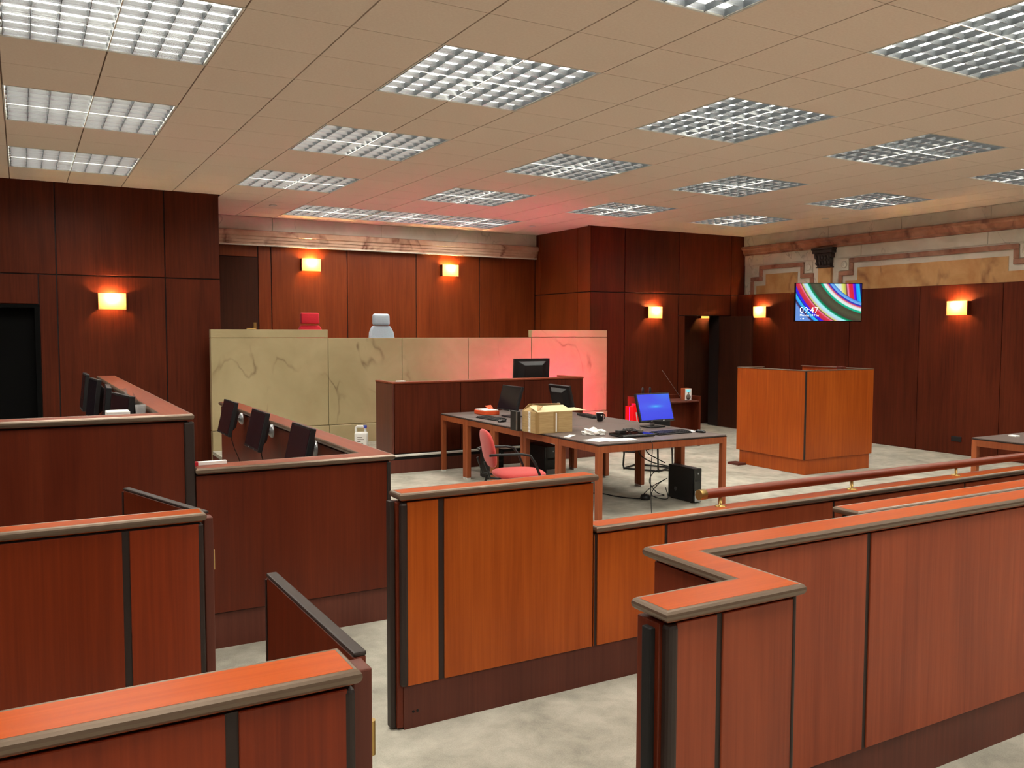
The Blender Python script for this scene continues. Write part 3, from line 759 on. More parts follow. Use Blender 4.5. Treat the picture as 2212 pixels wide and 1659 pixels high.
# ------------------------------------------------------------------ monitors
def monitor(name, label, loc, rotz, tilt, wdt, hgt, scr='screen_dark', zc=None, kind='stand', group=None, back=.05):
    """faces local -Y, zc = centre height of the screen above loc"""
    r = thing(name, label, 'monitor', loc, rotz, group)
    ct, st = math.cos(tilt), math.sin(tilt)
    def tr(p): x, y, z = p; return (x, y*ct + z*st, z*ct - y*st + zc)
    def b(nm, mat, x0, x1, y0, y1, z0, z1, par, bev=.004):
        m = MB().box(x0,x1,y0,y1,z0,z1); m.v = [tr(p) for p in m.v]; return m.build(nm, mat, par, bev, 2, True)
    W, H = wdt/2, hgt/2
    h = b('housing','black_plastic',-W,W,-.012,.022,-H,H,r)
    m = MB().add([(-W*.8,.022,-H*.75),(W*.8,.022,-H*.75),(W*.8,.022,H*.8),(-W*.8,.022,H*.8),(-W*.5,back+.02,-H*.45),(W*.5,back+.02,-H*.45),(W*.5,back+.02,H*.5),(-W*.5,back+.02,H*.5)],
                 [(0,1,2,3),(4,7,6,5),(0,4,5,1),(1,5,6,2),(2,6,7,3),(3,7,4,0)]); m.v = [tr(p) for p in m.v]
    bh = m.build('rear_bulge','black_plastic',r,.006,2,True)
    e = .014
    s = MB().box(-W+e,W-e,-.0135,-.012,-H+e+.006,H-e); s.v = [p for p in s.v]
    so = s.build('screen',scr,r,0,2,True); so.location = (0,0,zc); so.rotation_euler = (-tilt,0,0)
    for k in (0,1): b('button_mark','silver',W*.35*(1 if k else -1)-.012,W*.35*(1 if k else -1)+.012,-.0132,-.012,-H+.004,-H+.012,r,0)
    if kind == 'stand':
        MB().box(-.03,.03,.03+st*.0,.055,.012,zc+.03).build('neck','silver',r,.006,2,True)
        MB().prism([(-.11,-.06),(.11,-.06),(.11,.12),(-.11,.12)],0,.014).build('base','black_plastic',r,.005,2,True)
    elif kind == 'arm':
        MB().tube([(0,.06,zc),(0,.10,zc-.01),(-.12,.12,zc-.02)], .012).build('arm','silver',r,0,2,True)
        MB().tube([(.03,.03,zc-H+.01),(.035,.03,zc-H-.05),(.05,.05,zc-H-.13),(.02,.08,zc-H-.19),(.03,.11,zc-H-.28)], .004, 6).build('cable','black_plastic',r,0,2,True)
    return r
def mount(parent, x, y, z):
    MB().lathe([(.006,-.05),(.012,-.045),(.013,-.038),(.025,-.034),(.05,-.018),(.056,-.006),(.056,0)], (x,y,z), 20, 'x').build('wall_mount','silver',parent)
jl = ['farthest flat monitor on an arm inside the front jury tier','middle flat monitor on an arm inside the front jury tier','nearest flat monitor on an arm inside the front jury tier']
for k, y in enumerate((8.05, 6.93, 5.73)):
    m = monitor('jury_monitor', jl[k], (1.60,y,.60), -PI/2, R(13), .47, .31, zc=.385, kind='arm', group='monitors inside the jury box')
    d = MB().lathe([(.006,-.05),(.012,-.045),(.013,-.038),(.025,-.034),(.05,-.018),(.056,-.006),(.056,0)], (-.17,.17,.350), 20, 'y').build('wall_mount','silver',m,0,2,True)
    MB().tube([(-.12,.12,.365),(-.17,.13,.350)], .011).build('arm','silver',m,0,2,True)
jl = ['farthest black monitor inside the rear jury tier','second black monitor from the rear wall inside the rear jury tier','third black monitor from the rear wall inside the rear jury tier','nearest monitor in the rear jury tier, draped in clear plastic']
mj = []
for k, y in enumerate((8.95, 8.0, 6.9, 5.95)):
    mj.append(monitor('jury_monitor', jl[k], (.49+.012*k,y,.85), -PI/2+R((0,4,-3,8)[k]), R(6), .46, .34, zc=.35, kind='arm', group='monitors inside the jury box', back=.06))
m_, t_, b_ = nt('clear_plastic'); b_.inputs['Base Color'].default_value = lin((190,190,190)); b_.inputs['Roughness'].default_value = .25; b_.inputs['Alpha'].default_value = .38
M['clear'] = m_
vs = []; fs = []
for a in range(9):
    for c in range(5):
        vs.append((-.25+.06*a, .03+.035*c+.012*math.sin(a*2.1+c), .53-.05*c-.03*math.sin(a*1.3+c*.7)-.02*c*c))
for a in range(8):
    for c in range(4): fs.append((a*5+c, a*5+c+1, (a+1)*5+c+1, (a+1)*5+c))
MB().add(vs, fs, True).build('plastic_cover','clear',mj[3],0,2,True)
tag(box('paper_carton','paper',None,.40,.52,5.28,5.40,1.255,1.318,.004), 'small white carton behind the front ledge of the rear jury tier', 'carton')
box('carton_stand','wood_wall',j1,.36,.62,5.05,5.6,1.22,1.255)
ct = thing('plastic_cup','clear plastic cup behind the white carton in the rear jury tier','cup',(.58,5.33,1.255))
MB().lathe([(.022,0),(.03,.09),(.031,.092),(.028,.09),(.02,.004)],(0,0,0),14).build('cup_wall','clear',ct,0,2,True)

# ------------------------------------------------------------------ judges' chairs
def judge_chair(x, y, label, mat, rnd):
    r = thing('high_backed_chair', label, 'chair', (x,y,.85), 0, 'chairs behind the bench')
    lv = [(.42,.23,-.02,.08),(.66,.225,.015,.105),(.90,.195,.05,.135),(1.0,.145,.065,.145)]
    vs = []; fs = []
    for z, hw, ya, yb in lv: vs += [(-hw,ya,z),(hw,ya,z),(hw,yb,z),(-hw,yb,z)]
    for q in range(3):
        for e in range(4): fs.append((q*4+e, q*4+(e+1)%4, q*4+4+(e+1)%4, q*4+4+e))
    MB().add(vs, fs+[(3,2,1,0),(12,13,14,15)]).build('backrest',mat,r,.022,4,True)
    hz = 1.19-.165 if rnd < .05 else 1.19-.185
    MB().add([(-.138,.045,hz),(.138,.045,hz),(.138,.065,1.19),(-.138,.065,1.19),(-.138,.15,hz),(.138,.15,hz),(.138,.145,1.19),(-.138,.145,1.19)],
             [(0,1,2,3),(5,4,7,6),(4,0,3,7),(1,5,6,2),(3,2,6,7),(4,5,1,0)]).build('headrest',mat,r,rnd,6,True)
    box('headrest_post','black_metal',r,-.03,.03,.09,.11,.9,1.0,0,2,True)
    box('seat',mat,r,-.24,.24,-.42,.06,.40,.49,.035,4,True)
    for s in (-1,1): MB().tube([(s*.26,-.30,.42),(s*.27,-.30,.62),(s*.27,-.24,.66),(s*.27,.0,.66),(s*.22,.06,.6)],.016).build('armrest','black_plastic',r,0,2,True)
    MB().lathe([(.028,.08),(.028,.40)],(0,-.18,0),12).build('gas_post','black_metal',r,0,2,True)
    for k in range(5):
        a = 2*PI*k/5
        lg = MB().tube([(0,-.18,.09),(.28*math.cos(a),-.18+.28*math.sin(a),.065)],.018).build('leg','black_plastic',r,0,2,True)
        MB().lathe([(.028,-.015),(.028,.015)],(.28*math.cos(a),-.18+.28*math.sin(a),.03),10,'x').build('castor','black_plastic',lg,0,2,True)
judge_chair(3.765, 12.68, 'bright red high-backed chair behind the left end of the bench', 'judge_red', .022)
judge_chair(4.90, 12.68, 'pale blue-grey high-backed chair behind the middle of the bench', 'judge_grey', .05)

# ------------------------------------------------------------------ witness box
wx = thing('witness_box', 'freestanding orange wooden witness box with open top', 'witness box', (8.97,7.97,0))
A, B, C_, D_ = 8.345, 9.60, 7.39, 8.555
HT = 1.30
box('panel','wood_orange',wx,A,A+.02,C_+.012,D_,.19,HT-.012,.002,1)
box('panel','wood_orange',wx,A+.02,B,C_,C_+.02,.19,HT-.012,.002,1)
box('panel','wood_orange',wx,B-.02,B,C_+.02,D_,.19,HT-.012,.002,1)
box('panel','wood_orange',wx,A+.02,A+.45,D_-.02,D_,.19,HT-.012,.002,1)
box('corner_strip','strip',wx,A-.004,A+.018,C_-.004,C_+.012,.19,HT-.012,.003)
box('top_edge','mould',wx,A-.003,A+.05,C_-.003,D_+.003,HT-.012,HT,.003)
box('top_edge','mould',wx,A+.05,B+.003,C_-.003,C_+.05,HT-.012,HT,.003)
box('top_edge','mould',wx,B-.05,B+.003,C_+.05,D_+.003,HT-.012,HT,.003)
box('top_edge','mould',wx,A+.05,A+.45,D_-.05,D_+.003,HT-.012,HT,.003)
MB().box(A+.03,B-.025,C_+.02,D_-.03,0,.2).build('plinth','wood_orange',wx,.003,1)
box('inner_ledge','wood_cap_x',wx,A+.05,B-.02,C_+.02,C_+.25,HT-.14,HT-.115)
box('inner_post','wood_plinth',wx,B-.30,B-.22,C_+.26,C_+.34,.2,HT+.02,.004)
ft = box('floor_outlet','wood_plinth',None,8.20,8.34,8.36,8.56,0,.03,.004); tag(ft,'flat brown box on the carpet beside the witness box','floor outlet')

# ------------------------------------------------------------------ tables
def make_table():
    r = thing('side_table','x','table')          # origin at the left near corner of the footprint
    Lx, Ly, H = 1.585, .682, .735
    box('tabletop','tabletop',r,.006,Lx-.006,.004,Ly-.004,H-.012,H,.002,1,True)
    box('top_edging','edge_dark',r,.0,Lx,.0,Ly,H-.018,H-.013,0,1,True)
    for y0 in (.002,Ly-.042): box('rail','wood_table',r,.052,Lx-.052,y0,y0+.04,H-.085,H-.018,.003,1,True)
    for x0 in (.002,Lx-.042): box('rail','wood_table',r,x0,x0+.04,.052,Ly-.052,H-.085,H-.018,.003,1,True)
    for x0 in (.001,Lx-.056):
        for y0 in (.001,Ly-.056):
            l = box('leg','wood_table',r,x0,x0+.055,y0,y0+.055,.02,H-.018,.004,1,True)
            box('foot','white',l,x0+.004,x0+.051,y0+.004,y0+.051,0,.02,0,1,True)
    return r
tn = ['nearest of the five joined tables, carrying the laptop and papers','second table from the front of the joined tables, under the cardboard box','middle one of the five joined tables, behind the cardboard box','fourth table from the front of the joined tables','farthest of the five joined tables, in front of the clerk desk']
T0 = make_table()
for k in range(5):
    loc = (4.575, 6.445+.687*k, 0)
    if k == 0: T0.location = loc; tag(T0, tn[0], None, 'tables pushed together')
    else: dup(T0, loc, 0, tn[k], 'tables pushed together')
dup(T0, (8.14,4.44,0), 0, 'separate wooden table at the right edge behind the handrail', 'tables pushed together')['group'] = 'separate table'
tag(box('folded_note','paper',None,8.55,8.62,4.92,5.0,.735,.748,.002), 'small white folded note on the separate table at the right edge', 'note')
TZ = .736

monitor('desk_monitor','monitor on the nearest table showing a bright blue desktop',(5.945,7.33,TZ),R(2),R(18),.475,.315,'desktop',.215)
monitor('desk_monitor','dark monitor turned sideways on the farthest table',(5.12,9.06,TZ),-PI/2,R(16),.47,.31,'screen_dark',.225)
monitor('desk_monitor','black monitor seen from behind near the cardboard box',(5.96,9.20,TZ),PI/2,R(14),.48,.31,'screen_dark',.205)
monitor('desk_monitor','wide black monitor seen from behind on the clerk desk',(6.23,10.42,.95),PI,R(4),.58,.36,'screen_dark',.26)

# cardboard box
cb = thing('cardboard_box','open brown cardboard box with printed tape on the tables','box',(4.70,7.55,TZ))
x0, x1, y0, y1, z1 = 4.50, 4.93, 7.41, 7.70, TZ+.215
mb = MB().box(x0,x1,y0,y0+.005,TZ,z1).box(x0,x1,y1-.005,y1,TZ,z1).box(x0,x0+.005,y0+.005,y1-.005,TZ,z1).box(x1-.005,x1,y0+.005,y1-.005,TZ,z1).box(x0+.005,x1-.005,y0+.005,y1-.005,TZ,TZ+.005)
mb.build('carton_body','card',cb)
def flap(nm, mat, p): 
    vs = [Vector(q) for q in p]; n = (vs[1]-vs[0]).cross(vs[2]-vs[0]).normalized()*.004
    MB().add(list(vs)+[v+n for v in vs], [(0,1,2,3),(7,6,5,4),(0,4,5,1),(1,5,6,2),(2,6,7,3),(3,7,4,0)]).build(nm, mat, cb)
flap('flap','card_in',[(x0+.01,y0,z1),(x1,y0,z1),(x1-.02,y0+.15,z1+.05),(x0+.0,y0+.15,z1+.05)])
flap('flap','card',[(x0,y1,z1),(x1,y1,z1),(x1+.02,y1-.03,z1+.06),(x0+.06,y1-.03,z1+.07)])
flap('flap','card',[(x0,y0+.02,z1),(x0,y1-.02,z1),(x0+.10,y1-.04,z1+.06),(x0+.10,y0+.05,z1+.06)])
flap('flap','card_in',[(x1,y0+.02,z1),(x1+.20,y0+.05,z1-.005),(x1+.20,y1-.03,z1+.005),(x1,y1-.01,z1)])
box('tape','tape',cb,x0+.20,x0+.26,y0-.001,y0,TZ,z1)
box('tape','paper',cb,x0+.225,x0+.24,y0-.0015,y0-.001,TZ+.01,z1-.01)
box('tape','tape',cb,x0-.001,x0,y0,y0+.03,TZ,z1); box('tape','tape',cb,x0,x0+.03,y0-.001,y0,TZ,z1)
st_ = box('printed_tape','paper',cb,x0-.0015,x0-.001,y0+.125,y0+.165,TZ,z1)
o_ = origin(st_)
for k, ch in enumerate('AGILEFR'):
    text('lettering',ch,.034,'print',st_,(x0-.0022-o_.x,y0+.158-o_.y,z1-.034-.03*k-(.012 if k>4 else 0)-o_.z),(R(90),0,R(-90)),.0002)
bd = thing('black_binder','black binder standing against the cardboard box','binder',(4.47,7.74,TZ))
box('cover','black_plastic',bd,4.445,4.485,7.705,7.86,TZ,TZ+.205,.006); box('spine_edge','grille',bd,4.443,4.445,7.71,7.735,TZ+.01,TZ+.20)

ob = thing('paper_ream','torn orange and white paper packet beside the dark monitor','packet',(5.0,9.45,TZ))
box('wrapper','orange',ob,4.92,5.13,9.34,9.62,TZ,TZ+.05,.006); box('white_top','paper',ob,4.93,5.12,9.35,9.61,TZ+.05,TZ+.062,.004)
MB().add([(5.06,9.5,TZ+.062),(5.14,9.52,TZ+.064),(5.15,9.6,TZ+.10),(5.05,9.58,TZ+.095),(5.06,9.5,TZ+.064),(5.14,9.52,TZ+.066),(5.15,9.6,TZ+.102),(5.05,9.58,TZ+.097)],[(0,1,2,3),(7,6,5,4),(0,4,5,1),(1,5,6,2),(2,6,7,3),(3,7,4,0)]).build('torn_flap','orange',ob)
def keyboard(label, x, y, rz):
    r = thing('keyboard', label, 'keyboard', (x,y,TZ), rz)
    MB().prism_x([(-.075,0),(.075,0),(.075,.024),(-.075,.012)],-.225,.225).build('case','black_plastic',r,.004,2,True)
    for q in range(5):
        yy = -.056+.026*q; k = MB()
        for c in range(15): k.box(-.212+.0285*c,-.188+.0285*c,yy-.01,yy+.01,.014+.0021*q,.020+.0021*q)
        k.build('key_row','black_plastic',r,0,2,True)
keyboard('black keyboard on the left edge of the far tables', 4.79, 8.93, R(-86))
keyboard('black keyboard in front of the blue monitor', 5.73, 6.80, R(2))
keyboard('black keyboard lying behind the cardboard box near the mug', 5.98, 8.60, R(80))
def mouse(label, x, y, rz):
    r = thing('computer_mouse', label, 'mouse', (x,y,TZ), rz)
    MB().add([(-.03,-.055,0),(.03,-.055,0),(.03,.055,0),(-.03,.055,0),(-.022,-.04,.022),(.022,-.04,.022),(.024,.035,.034),(-.024,.035,.034)],
             [(0,3,2,1),(4,5,6,7),(0,1,5,4),(1,2,6,5),(2,3,7,6),(3,0,4,7)]).build('shell','black_gloss',r,.012,3,True)
    MB().lathe([(.006,-.003),(.006,.003)],(0,-.032,.024),8,'x').build('wheel','grille',r,0,2,True)
mouse('black mouse beside the keyboard on the left edge of the tables', 4.745, 8.58, R(-80)); mouse('black mouse at the right end of the nearest table', 6.05, 6.71, R(20))
mg = thing('coffee_mug','black mug with pale rim on the joined tables','mug',(5.77,8.10,TZ))
MB().lathe([(.028,0),(.033,.004),(.041,.05),(.043,.098)],(0,0,0),20).build('body','black_gloss',mg,0,2,True)
MB().lathe([(.043,.098),(.043,.103),(.039,.103),(.037,.085),(.004,.083)],(0,0,0),20).build('rim','white',mg,0,2,True)
MB().tube([(.04,0,.08),(.065,0,.075),(.072,0,.05),(.06,0,.028),(.036,0,.025)],.006,8).build('handle','black_gloss',mg,0,2,True)
box('logo','white',mg,-.016,.0,-.0435,-.0405,.064,.08,0,2,True)
lt = thing('closed_laptop','closed black laptop with tangled charger on the nearest table','laptop',(5.25,6.82,TZ),R(-4))
box('base','black_plastic',lt,-.19,.19,-.13,.13,.004,.018,.005,2,True); box('lid','black_gloss',lt,-.19,.19,-.13,.13,.0185,.028,.005,2,True); box('edge_trim','silver',lt,-.185,.185,-.131,-.130,.018,.0195,0,2,True)
ch = thing('laptop_charger','black charger with coiled cable on the closed laptop','charger',(5.2,6.86,TZ+.03),R(15))
box('brick','black_plastic',ch,-.13,-.02,-.03,.03,0,.032,.006,2,True)
pts = [(-.02+.02*k, .0+.05*math.sin(k*1.1), .012+.012*(k%3)) for k in range(12)]
MB().tube(pts,.005,6).build('cable','black_plastic',ch,0,2,True)
MB().tube([(.08,-.06,.01),(.11,-.02,.03),(.06,.04,.03),(.0,.05,.02),(-.03,.0,.035),(.05,-.05,.02),(.14,-.07,.01)],.005,6).build('cable','black_plastic',ch,0,2,True)
box('plug','grille',ch,.10,.14,-.115,-.075,0,.03,.006,2,True)
for k,(x,y,rz,lb) in enumerate([(4.80,6.72,15,'larger loose white sheet at the front corner of the tables'),(4.95,6.62,-8,'white printed sheet overlapping the front table edge corner'),(4.68,7.08,40,'narrow white slip of paper left of the crumpled tissue')]):
    wd, ht = ((.15,.105),(.16,.09),(.11,.03))[k]
    p = box('paper_sheet','paper',None,-wd,wd,-ht,ht,0,.0012+.0006*k); p.location = (x,y,TZ+.0014*k); p.rotation_euler = (0,0,R(rz)); tag(p, lb, 'paper', 'loose papers')
p = box('paper_sheet','paper',None,-.07,.07,-.05,.05,0,.003); p.location=(6.0,6.86,TZ); p.rotation_euler=(0,0,R(-20)); tag(p,'small white note lying behind the mouse on the nearest table','paper','loose papers')
bm = bmesh.new(); bmesh.ops.create_icosphere(bm, subdivisions=3, radius=1)
for v in bm.verts:
    n = 1+.28*math.sin(v.co.x*5+1)*math.cos(v.co.y*6)+.15*math.sin(v.co.z*9+v.co.x*7); v.co = Vector((v.co.x*.11*n, v.co.y*.07*n, max(0,(v.co.z+.35)*.045*n)))
me = bpy.data.meshes.new('crumpled_tissue'); bm.to_mesh(me); bm.free(); me.materials.append(M['paper'])
ti = bpy.data.objects.new('crumpled_tissue', me); COL.objects.link(ti); ti.location = (4.98,7.10,TZ); ti.rotation_euler=(0,0,R(-25)); tag(ti,'crumpled white tissue on the joined tables','tissue')

# ------------------------------------------------------------------ computers on the floor
def tower(label, x, y, wx_, dy, h, rz=0, front=True):
    r = thing('computer_tower', label, 'computer', (x,y,0), rz)
    box('case','black_plastic',r,-wx_/2,wx_/2,-dy/2+.01,dy/2,.008,h,.005,2,True)
    fb = box('front_bezel','black_gloss',r,-wx_/2,wx_/2,-dy/2-.012,-dy/2+.01,.008,h,.006,2,True)
    box('vent','silver',fb,-wx_*.42,wx_*.42,-dy/2-.014,-dy/2-.012,.015,h*.36,.001,1,True)
    box('drive_bay','black_plastic',fb,-wx_*.35,wx_*.35,-dy/2-.014,-dy/2-.012,h*.62,h*.68,0,1,True)
    MB().lathe([(.008,0),(.008,-.004)],(0,-dy/2-.012,h*.86),10,'y').build('power_button','silver',fb,0,2,True)
    for k in range(4): box('foot','black_plastic',r,(-1 if k%2 else 1)*wx_*.35-.01,(-1 if k%2 else 1)*wx_*.35+.01,(-1 if k//2 else 1)*dy*.38-.01,(-1 if k//2 else 1)*dy*.38+.01,0,.008,0,1,True)
    return r
pc = tower('black desktop computer standing upright under the nearest table', 6.03, 6.93, .10, .40, .36)
text('lettering','iJJ',.05,'silver',pc,(-.0508,.10,.10),(R(90),0,R(-90)),.0004)
tower('wide black computer tower in shadow under the middle tables', 5.40, 8.75, .22, .44, .42)
tower('narrow black computer tower behind the red chair', 4.86, 9.05, .10, .40, .38)
def cable(label, pts, r=.005):
    o = MB()
    P_ = [Vector(p) for p in pts]; out = []
    for i in range(len(P_)-1):
        p0, p1, p2, p3 = P_[max(i-1,0)], P_[i], P_[i+1], P_[min(i+2,len(P_)-1)]
        for k in range(6):
            t = k/6; out.append(.5*((2*p1)+(p2-p0)*t+(2*p0-5*p1+4*p2-p3)*t*t+(3*p1-p0-3*p2+p3)*t**3))
    out.append(P_[-1]); o.tube(out, r, 6); return tag(o.build('floor_cable','black_plastic',None), label, 'cable')
cable('black mains cable snaking over the carpet under the nearest table',[(4.95,8.2,.006),(5.05,7.9,.006),(5.25,7.75,.006),(5.45,7.62,.006),(5.5,7.4,.006),(5.62,7.2,.006),(5.75,7.2,.008)],.006)
cable('thin charger cable hanging from the nearest table to the carpet',[(5.18,6.44,.735),(5.18,6.41,.68),(5.17,6.42,.45),(5.16,6.40,.2),(5.15,6.36,.02),(5.18,6.28,.006)],.004)
cable('black cable looping from the tabletop down to the upright computer',[(5.72,7.2,.66),(5.74,7.2,.5),(5.85,7.16,.42),(5.95,7.15,.37)],.006)
cable('second black cable dropping behind the upright computer',[(5.66,7.22,.66),(5.68,7.25,.48),(5.82,7.22,.38),(6.0,7.16,.33)],.006)
cable('tangled black cables on the carpet left of the upright computer',[(6.0,7.15,.28),(5.8,7.12,.30),(5.7,7.1,.2),(5.78,7.08,.08),(5.9,7.1,.03),(5.75,7.2,.02),(5.65,7.14,.05),(5.8,7.18,.12),(5.98,7.15,.2),(5.82,7.1,.16),(5.7,7.06,.06),(5.88,7.02,.01),(5.97,7.16,.1)],.005)
tb = thing('plug_block','round black extension block among the cables','plug',(5.68,7.14,0)); MB().lathe([(.05,0),(.055,.02),(.045,.05),(.02,.06)],(0,0,0),14).build('body','black_plastic',tb,0,2,True)

# ------------------------------------------------------------------ red armchair
ac = thing('red_armchair','coral red office chair with black tubular arms beside the tables','chair',(3.95,6.88,0),R(-104))
def pad(nm, w, d, h, fn, seg=8):
    """rounded cushion from a squashed superellipsoid"""
    vs, fs, n1, n2 = [], [], 24, 12
    sg = lambda v, e: math.copysign(abs(v)**e, v)
    for a in range(n2+1):
        ph = -PI/2+PI*a/n2
        for b in range(n1):
            th = 2*PI*b/n1
            vs.append(fn((w*sg(math.cos(ph),.45)*sg(math.cos(th),.7), d*sg(math.cos(ph),.45)*sg(math.sin(th),.7), h*sg(math.sin(ph),.8))))
    for a in range(n2):
        for b in range(n1): fs.append((a*n1+b, a*n1+(b+1)%n1, (a+1)*n1+(b+1)%n1, (a+1)*n1+b))
    return MB().add(vs, fs, True).build(nm,'red_cloth',ac,0,2,True)
# local: faces +Y, back at -Y
pad('seat',.25,.24,.035,lambda p:(p[0],p[1]+.03,p[2]+.455))
pad('backrest',.215,.185,.03,lambda p:(p[0],-.27-p[2]-.18*(p[1])+ .25*p[0]*p[0],.70+p[1]*.95))
for s in (-1,1):
    MB().tube([(s*.19,-.29,.655),(s*.25,-.30,.668),(s*.27,-.25,.672),(s*.275,-.02,.672),(s*.275,.06,.655),(s*.27,.11,.58),(s*.26,.19,.38),(s*.25,.25,.02)],.0125,8).build('arm_tube','black_metal',ac,0,2,True)
    MB().tube([(s*.22,-.20,.45),(s*.235,-.25,.3),(s*.25,-.30,.02)],.013,8).build('leg','black_metal',ac,0,2,True)
    MB().tube([(s*.14,-.15,.43),(s*.14,-.28,.45),(s*.14,-.33,.60)],.011,8).build('back_support','black_metal',ac,0,2,True)
    MB().tube([(s*.25,.2,.42),(s*.22,-.2,.42)],.012,8).build('seat_rail','black_metal',ac,0,2,True)

# ------------------------------------------------------------------ behind the tables: sled chair, red light, reporter's desk
sl = thing('sled_chair','visitor chair with black sled base behind the tables','chair',(7.0,8.75,0),R(-62))
for s in (-1,1):
    MB().tube([(s*.22,-.22,.44),(s*.24,-.24,.06),(s*.24,-.22,.014),(s*.24,.20,.014),(s*.24,.24,.05),(s*.23,.22,.44)],.012,8).build('sled_leg','black_metal',sl,0,2,True)
MB().tube([(-.24,-.2,.014),(.24,-.2,.014)],.011,8).build('cross_bar','black_metal',sl,0,2,True)
MB().tube([(-.24,.18,.014),(.24,.18,.014)],.011,8).build('cross_bar','black_metal',sl,0,2,True)
box('seat','black_plastic',sl,-.22,.22,-.22,.22,.43,.47,.015,3,True)
box('backrest','black_plastic',sl,-.21,.21,.20,.23,.50,.66,.012,3,True)
rl = thing('red_floor_light','red light panel with a white stripe standing by the rear wall','lamp',(7.82,10.15,0),R(219))
box('housing','red_lamp',rl,-.20,.20,.0,.05,.30,.69,.012,3,True)
box('glowing_face','red_glow',rl,-.18,.18,-.004,-.001,.46,.67,0,1,True)
for s in (-1,1): box('added_side_lip','red_lamp',rl,s*.19,s*.20,-.06,.0,.44,.69,0,2,True)  # added rims that hide the glowing face at grazing view
box('added_lower_lip','red_lamp',rl,-.20,.20,-.16,.0,.42,.44,.004,2,True)  # added ledge that blocks the red light from the carpet
sp_ = MB().add([(-.16,.0505,.36),(-.10,.0505,.36),(.02,.0505,.58),(-.04,.0505,.58),(-.16,.052,.36),(-.10,.052,.36),(.02,.052,.58),(-.04,.052,.58)],[(0,1,2,3),(7,6,5,4),(0,4,5,1),(1,5,6,2),(2,6,7,3),(3,7,4,0)]).build('stripe','white',rl,0,2,True)
for s in (-1,1): MB().tube([(s*.14,.0,.02),(s*.12,.03,.32)],.012,8).build('leg','black_metal',rl,0,2,True)
MB().box(-.18,.18,-.10,.14,0,.02).build('base','black_metal',rl,.005,2,True)
rd = thing('reporter_desk','small dark wooden desk with raised sides by the open door','desk',(8.8,10.4,0))
box('side_panel','wood_wall',rd,9.08,9.12,10.12,10.62,0,.775,.003,1); box('side_panel','wood_wall',rd,8.08,8.12,10.12,10.62,0,.775,.003,1)
box('back_panel','wood_wall',rd,8.12,9.08,10.58,10.62,.05,.775,.003,1); box('shelf','wood_plinth',rd,8.12,9.08,10.12,10.58,.685,.71,.003,1)
box('modesty_panel','wood_wall',rd,8.12,9.08,10.30,10.32,.02,.685,0,1)
ra = thing('table_radio','small white-fronted wooden radio with raised aerial','radio',(8.93,10.25,.711),R(-8))
box('cabinet','wood_table',ra,-.06,.06,-.055,.06,0,.185,.006,2,True)
fp = box('front_panel','white',ra,-.057,.057,-.062,-.055,.003,.182,.004,2,True)
box('display','lcd',fp,-.036,.036,-.0635,-.062,.13,.165,0,1,True)
MB().lathe([(.042,0),(.042,-.003),(.002,-.004)],(0,-.062,.052),18,'y').build('speaker','grille',fp,0,2,True)
MB().lathe([(.011,0),(.011,-.008)],(0,-.062,.112),12,'y').build('dial','grille',fp,0,2,True)
MB().tube([(-.05,.05,.18),(-.06,.05,.02)],.004,6).build('aerial_base','grey_metal',ra,0,2,True)
MB().tube([(-.06,.05,.03),(-.40,.06,.47)],.0028,6).build('aerial','grey_metal',ra,0,2,True)
for k,(x,lb) in enumerate(((8.25,'left of the two slim black microphones behind the blue monitor'),(8.39,'right of the two slim black microphones behind the blue monitor'))):
    mc = thing('desk_microphone', lb, 'microphone', (x,10.45,.711))
    MB().lathe([(.035,0),(.035,.02),(.01,.025)],(0,0,0),12).build('base','black_plastic',mc,0,2,True)
    MB().tube([(0,0,.02),(-.01,0,.09)],.006,6).build('stem','black_metal',mc,0,2,True)
    MB().lathe([(.012,.0),(.02,.02),(.02,.11),(.006,.13)],(0,0,0),10).build('head','black_plastic',mc,0,2,True).location = (-.01,0,.08)
    mc.children[-1].rotation_euler = (0,R(-18),0)

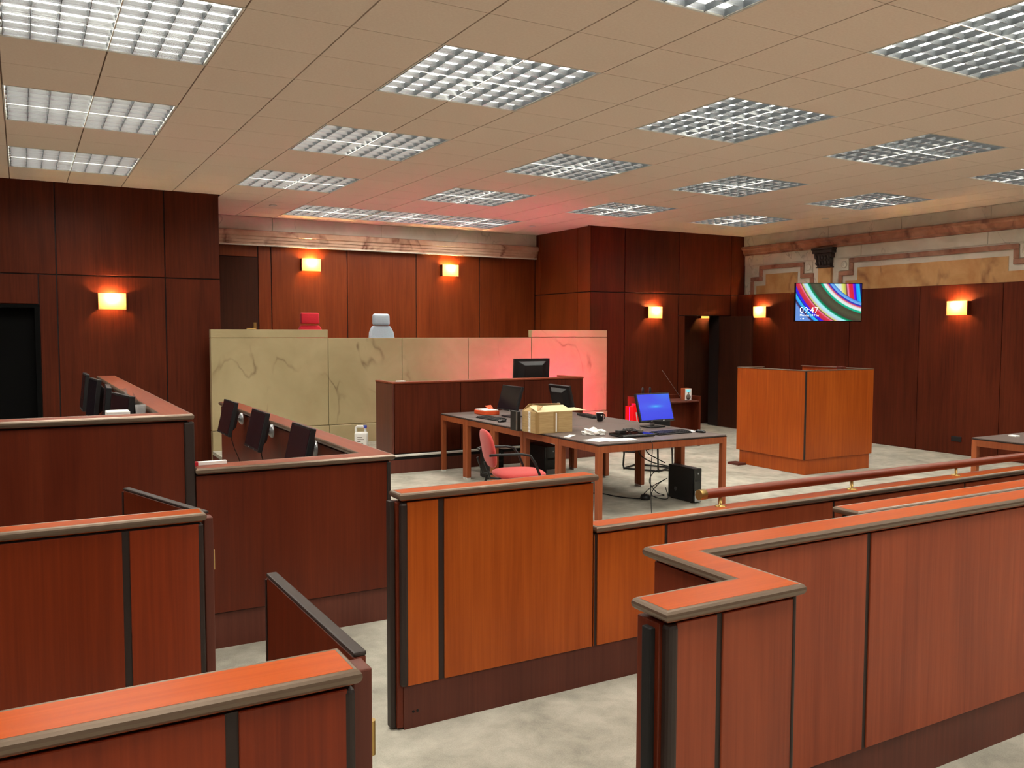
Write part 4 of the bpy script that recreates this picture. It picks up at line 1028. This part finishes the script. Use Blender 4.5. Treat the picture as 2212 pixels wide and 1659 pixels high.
# ------------------------------------------------------------------ cleaning jug
jg = thing('cleaning_jug','white plastic jug with blue cap by the marble bench','jug',(3.90,10.93,.215),R(-28))
MB().add([(-.085,-.06,0),(.085,-.06,0),(.085,.06,0),(-.085,.06,0),(-.085,-.06,.21),(.085,-.06,.21),(.085,.06,.21),(-.085,.06,.21)],[(0,3,2,1),(4,5,6,7),(0,1,5,4),(1,2,6,5),(2,3,7,6),(3,0,4,7)]).build('body','white',jg,.02,3,True)
MB().tube([(-.07,0,.20),(-.072,0,.265),(-.055,0,.285),(.02,0,.285),(.05,0,.27),(.055,0,.20)],.017,10).build('handle','white',jg,0,2,True)
MB().lathe([(.024,.265),(.024,.30),(.003,.302)],(.052,0,0),14).build('cap','blue',jg,0,2,True)
lb_ = box('label','paper',jg,-.055,.065,-.0615,-.0605,.03,.17,0,1,True)
for k in range(4): box('print_line','grille',lb_,-.045,(.02,.045,.0,.03)[k],-.0622,-.0615,.145-.028*k-.006,.145-.028*k+.004,0,1,True)

# ------------------------------------------------------------------ television
tv = thing('wall_television','wall-mounted television showing a striped picture and the time 09:47','television',(10.95,9.285,1.93),R(-26.5))
W, H = 1.068, .602
box('housing','black_gloss',tv,-W/2,W/2,0,.045,0,H,.004,2,True)
scn = MB().box(-W/2+.012,W/2-.012,-.0015,0,.014,H-.012).build('screen','tv',tv,0,1,True)
text('clock_lettering','09:47',.135,'white_text',scn,(-.46,-.002,.135),(R(90),0,0),.0003)
text('date_lettering','Monday 14 May',.048,'white_text',scn,(-.455,-.002,.085),(R(90),0,0),.0003)
MB().lathe([(.012,0),(.012,-.001)],(-.40,-.002,.045),10,'y').build('status_icon','white_text',scn,0,2,True)
MB().lathe([(.006,0),(.006,-.001)],(-.44,-.002,.045),10,'y').build('status_icon','white_text',scn,0,2,True)
box('mount_plate','black_metal',tv,-.2,.2,.045,.07,.12,.46,.004,2,True)
MB().tube([(0,.07,.25),(.25,.18,.22),(.60,.30,.18)],.03,8).build('mount_arm','black_metal',tv,0,2,True)
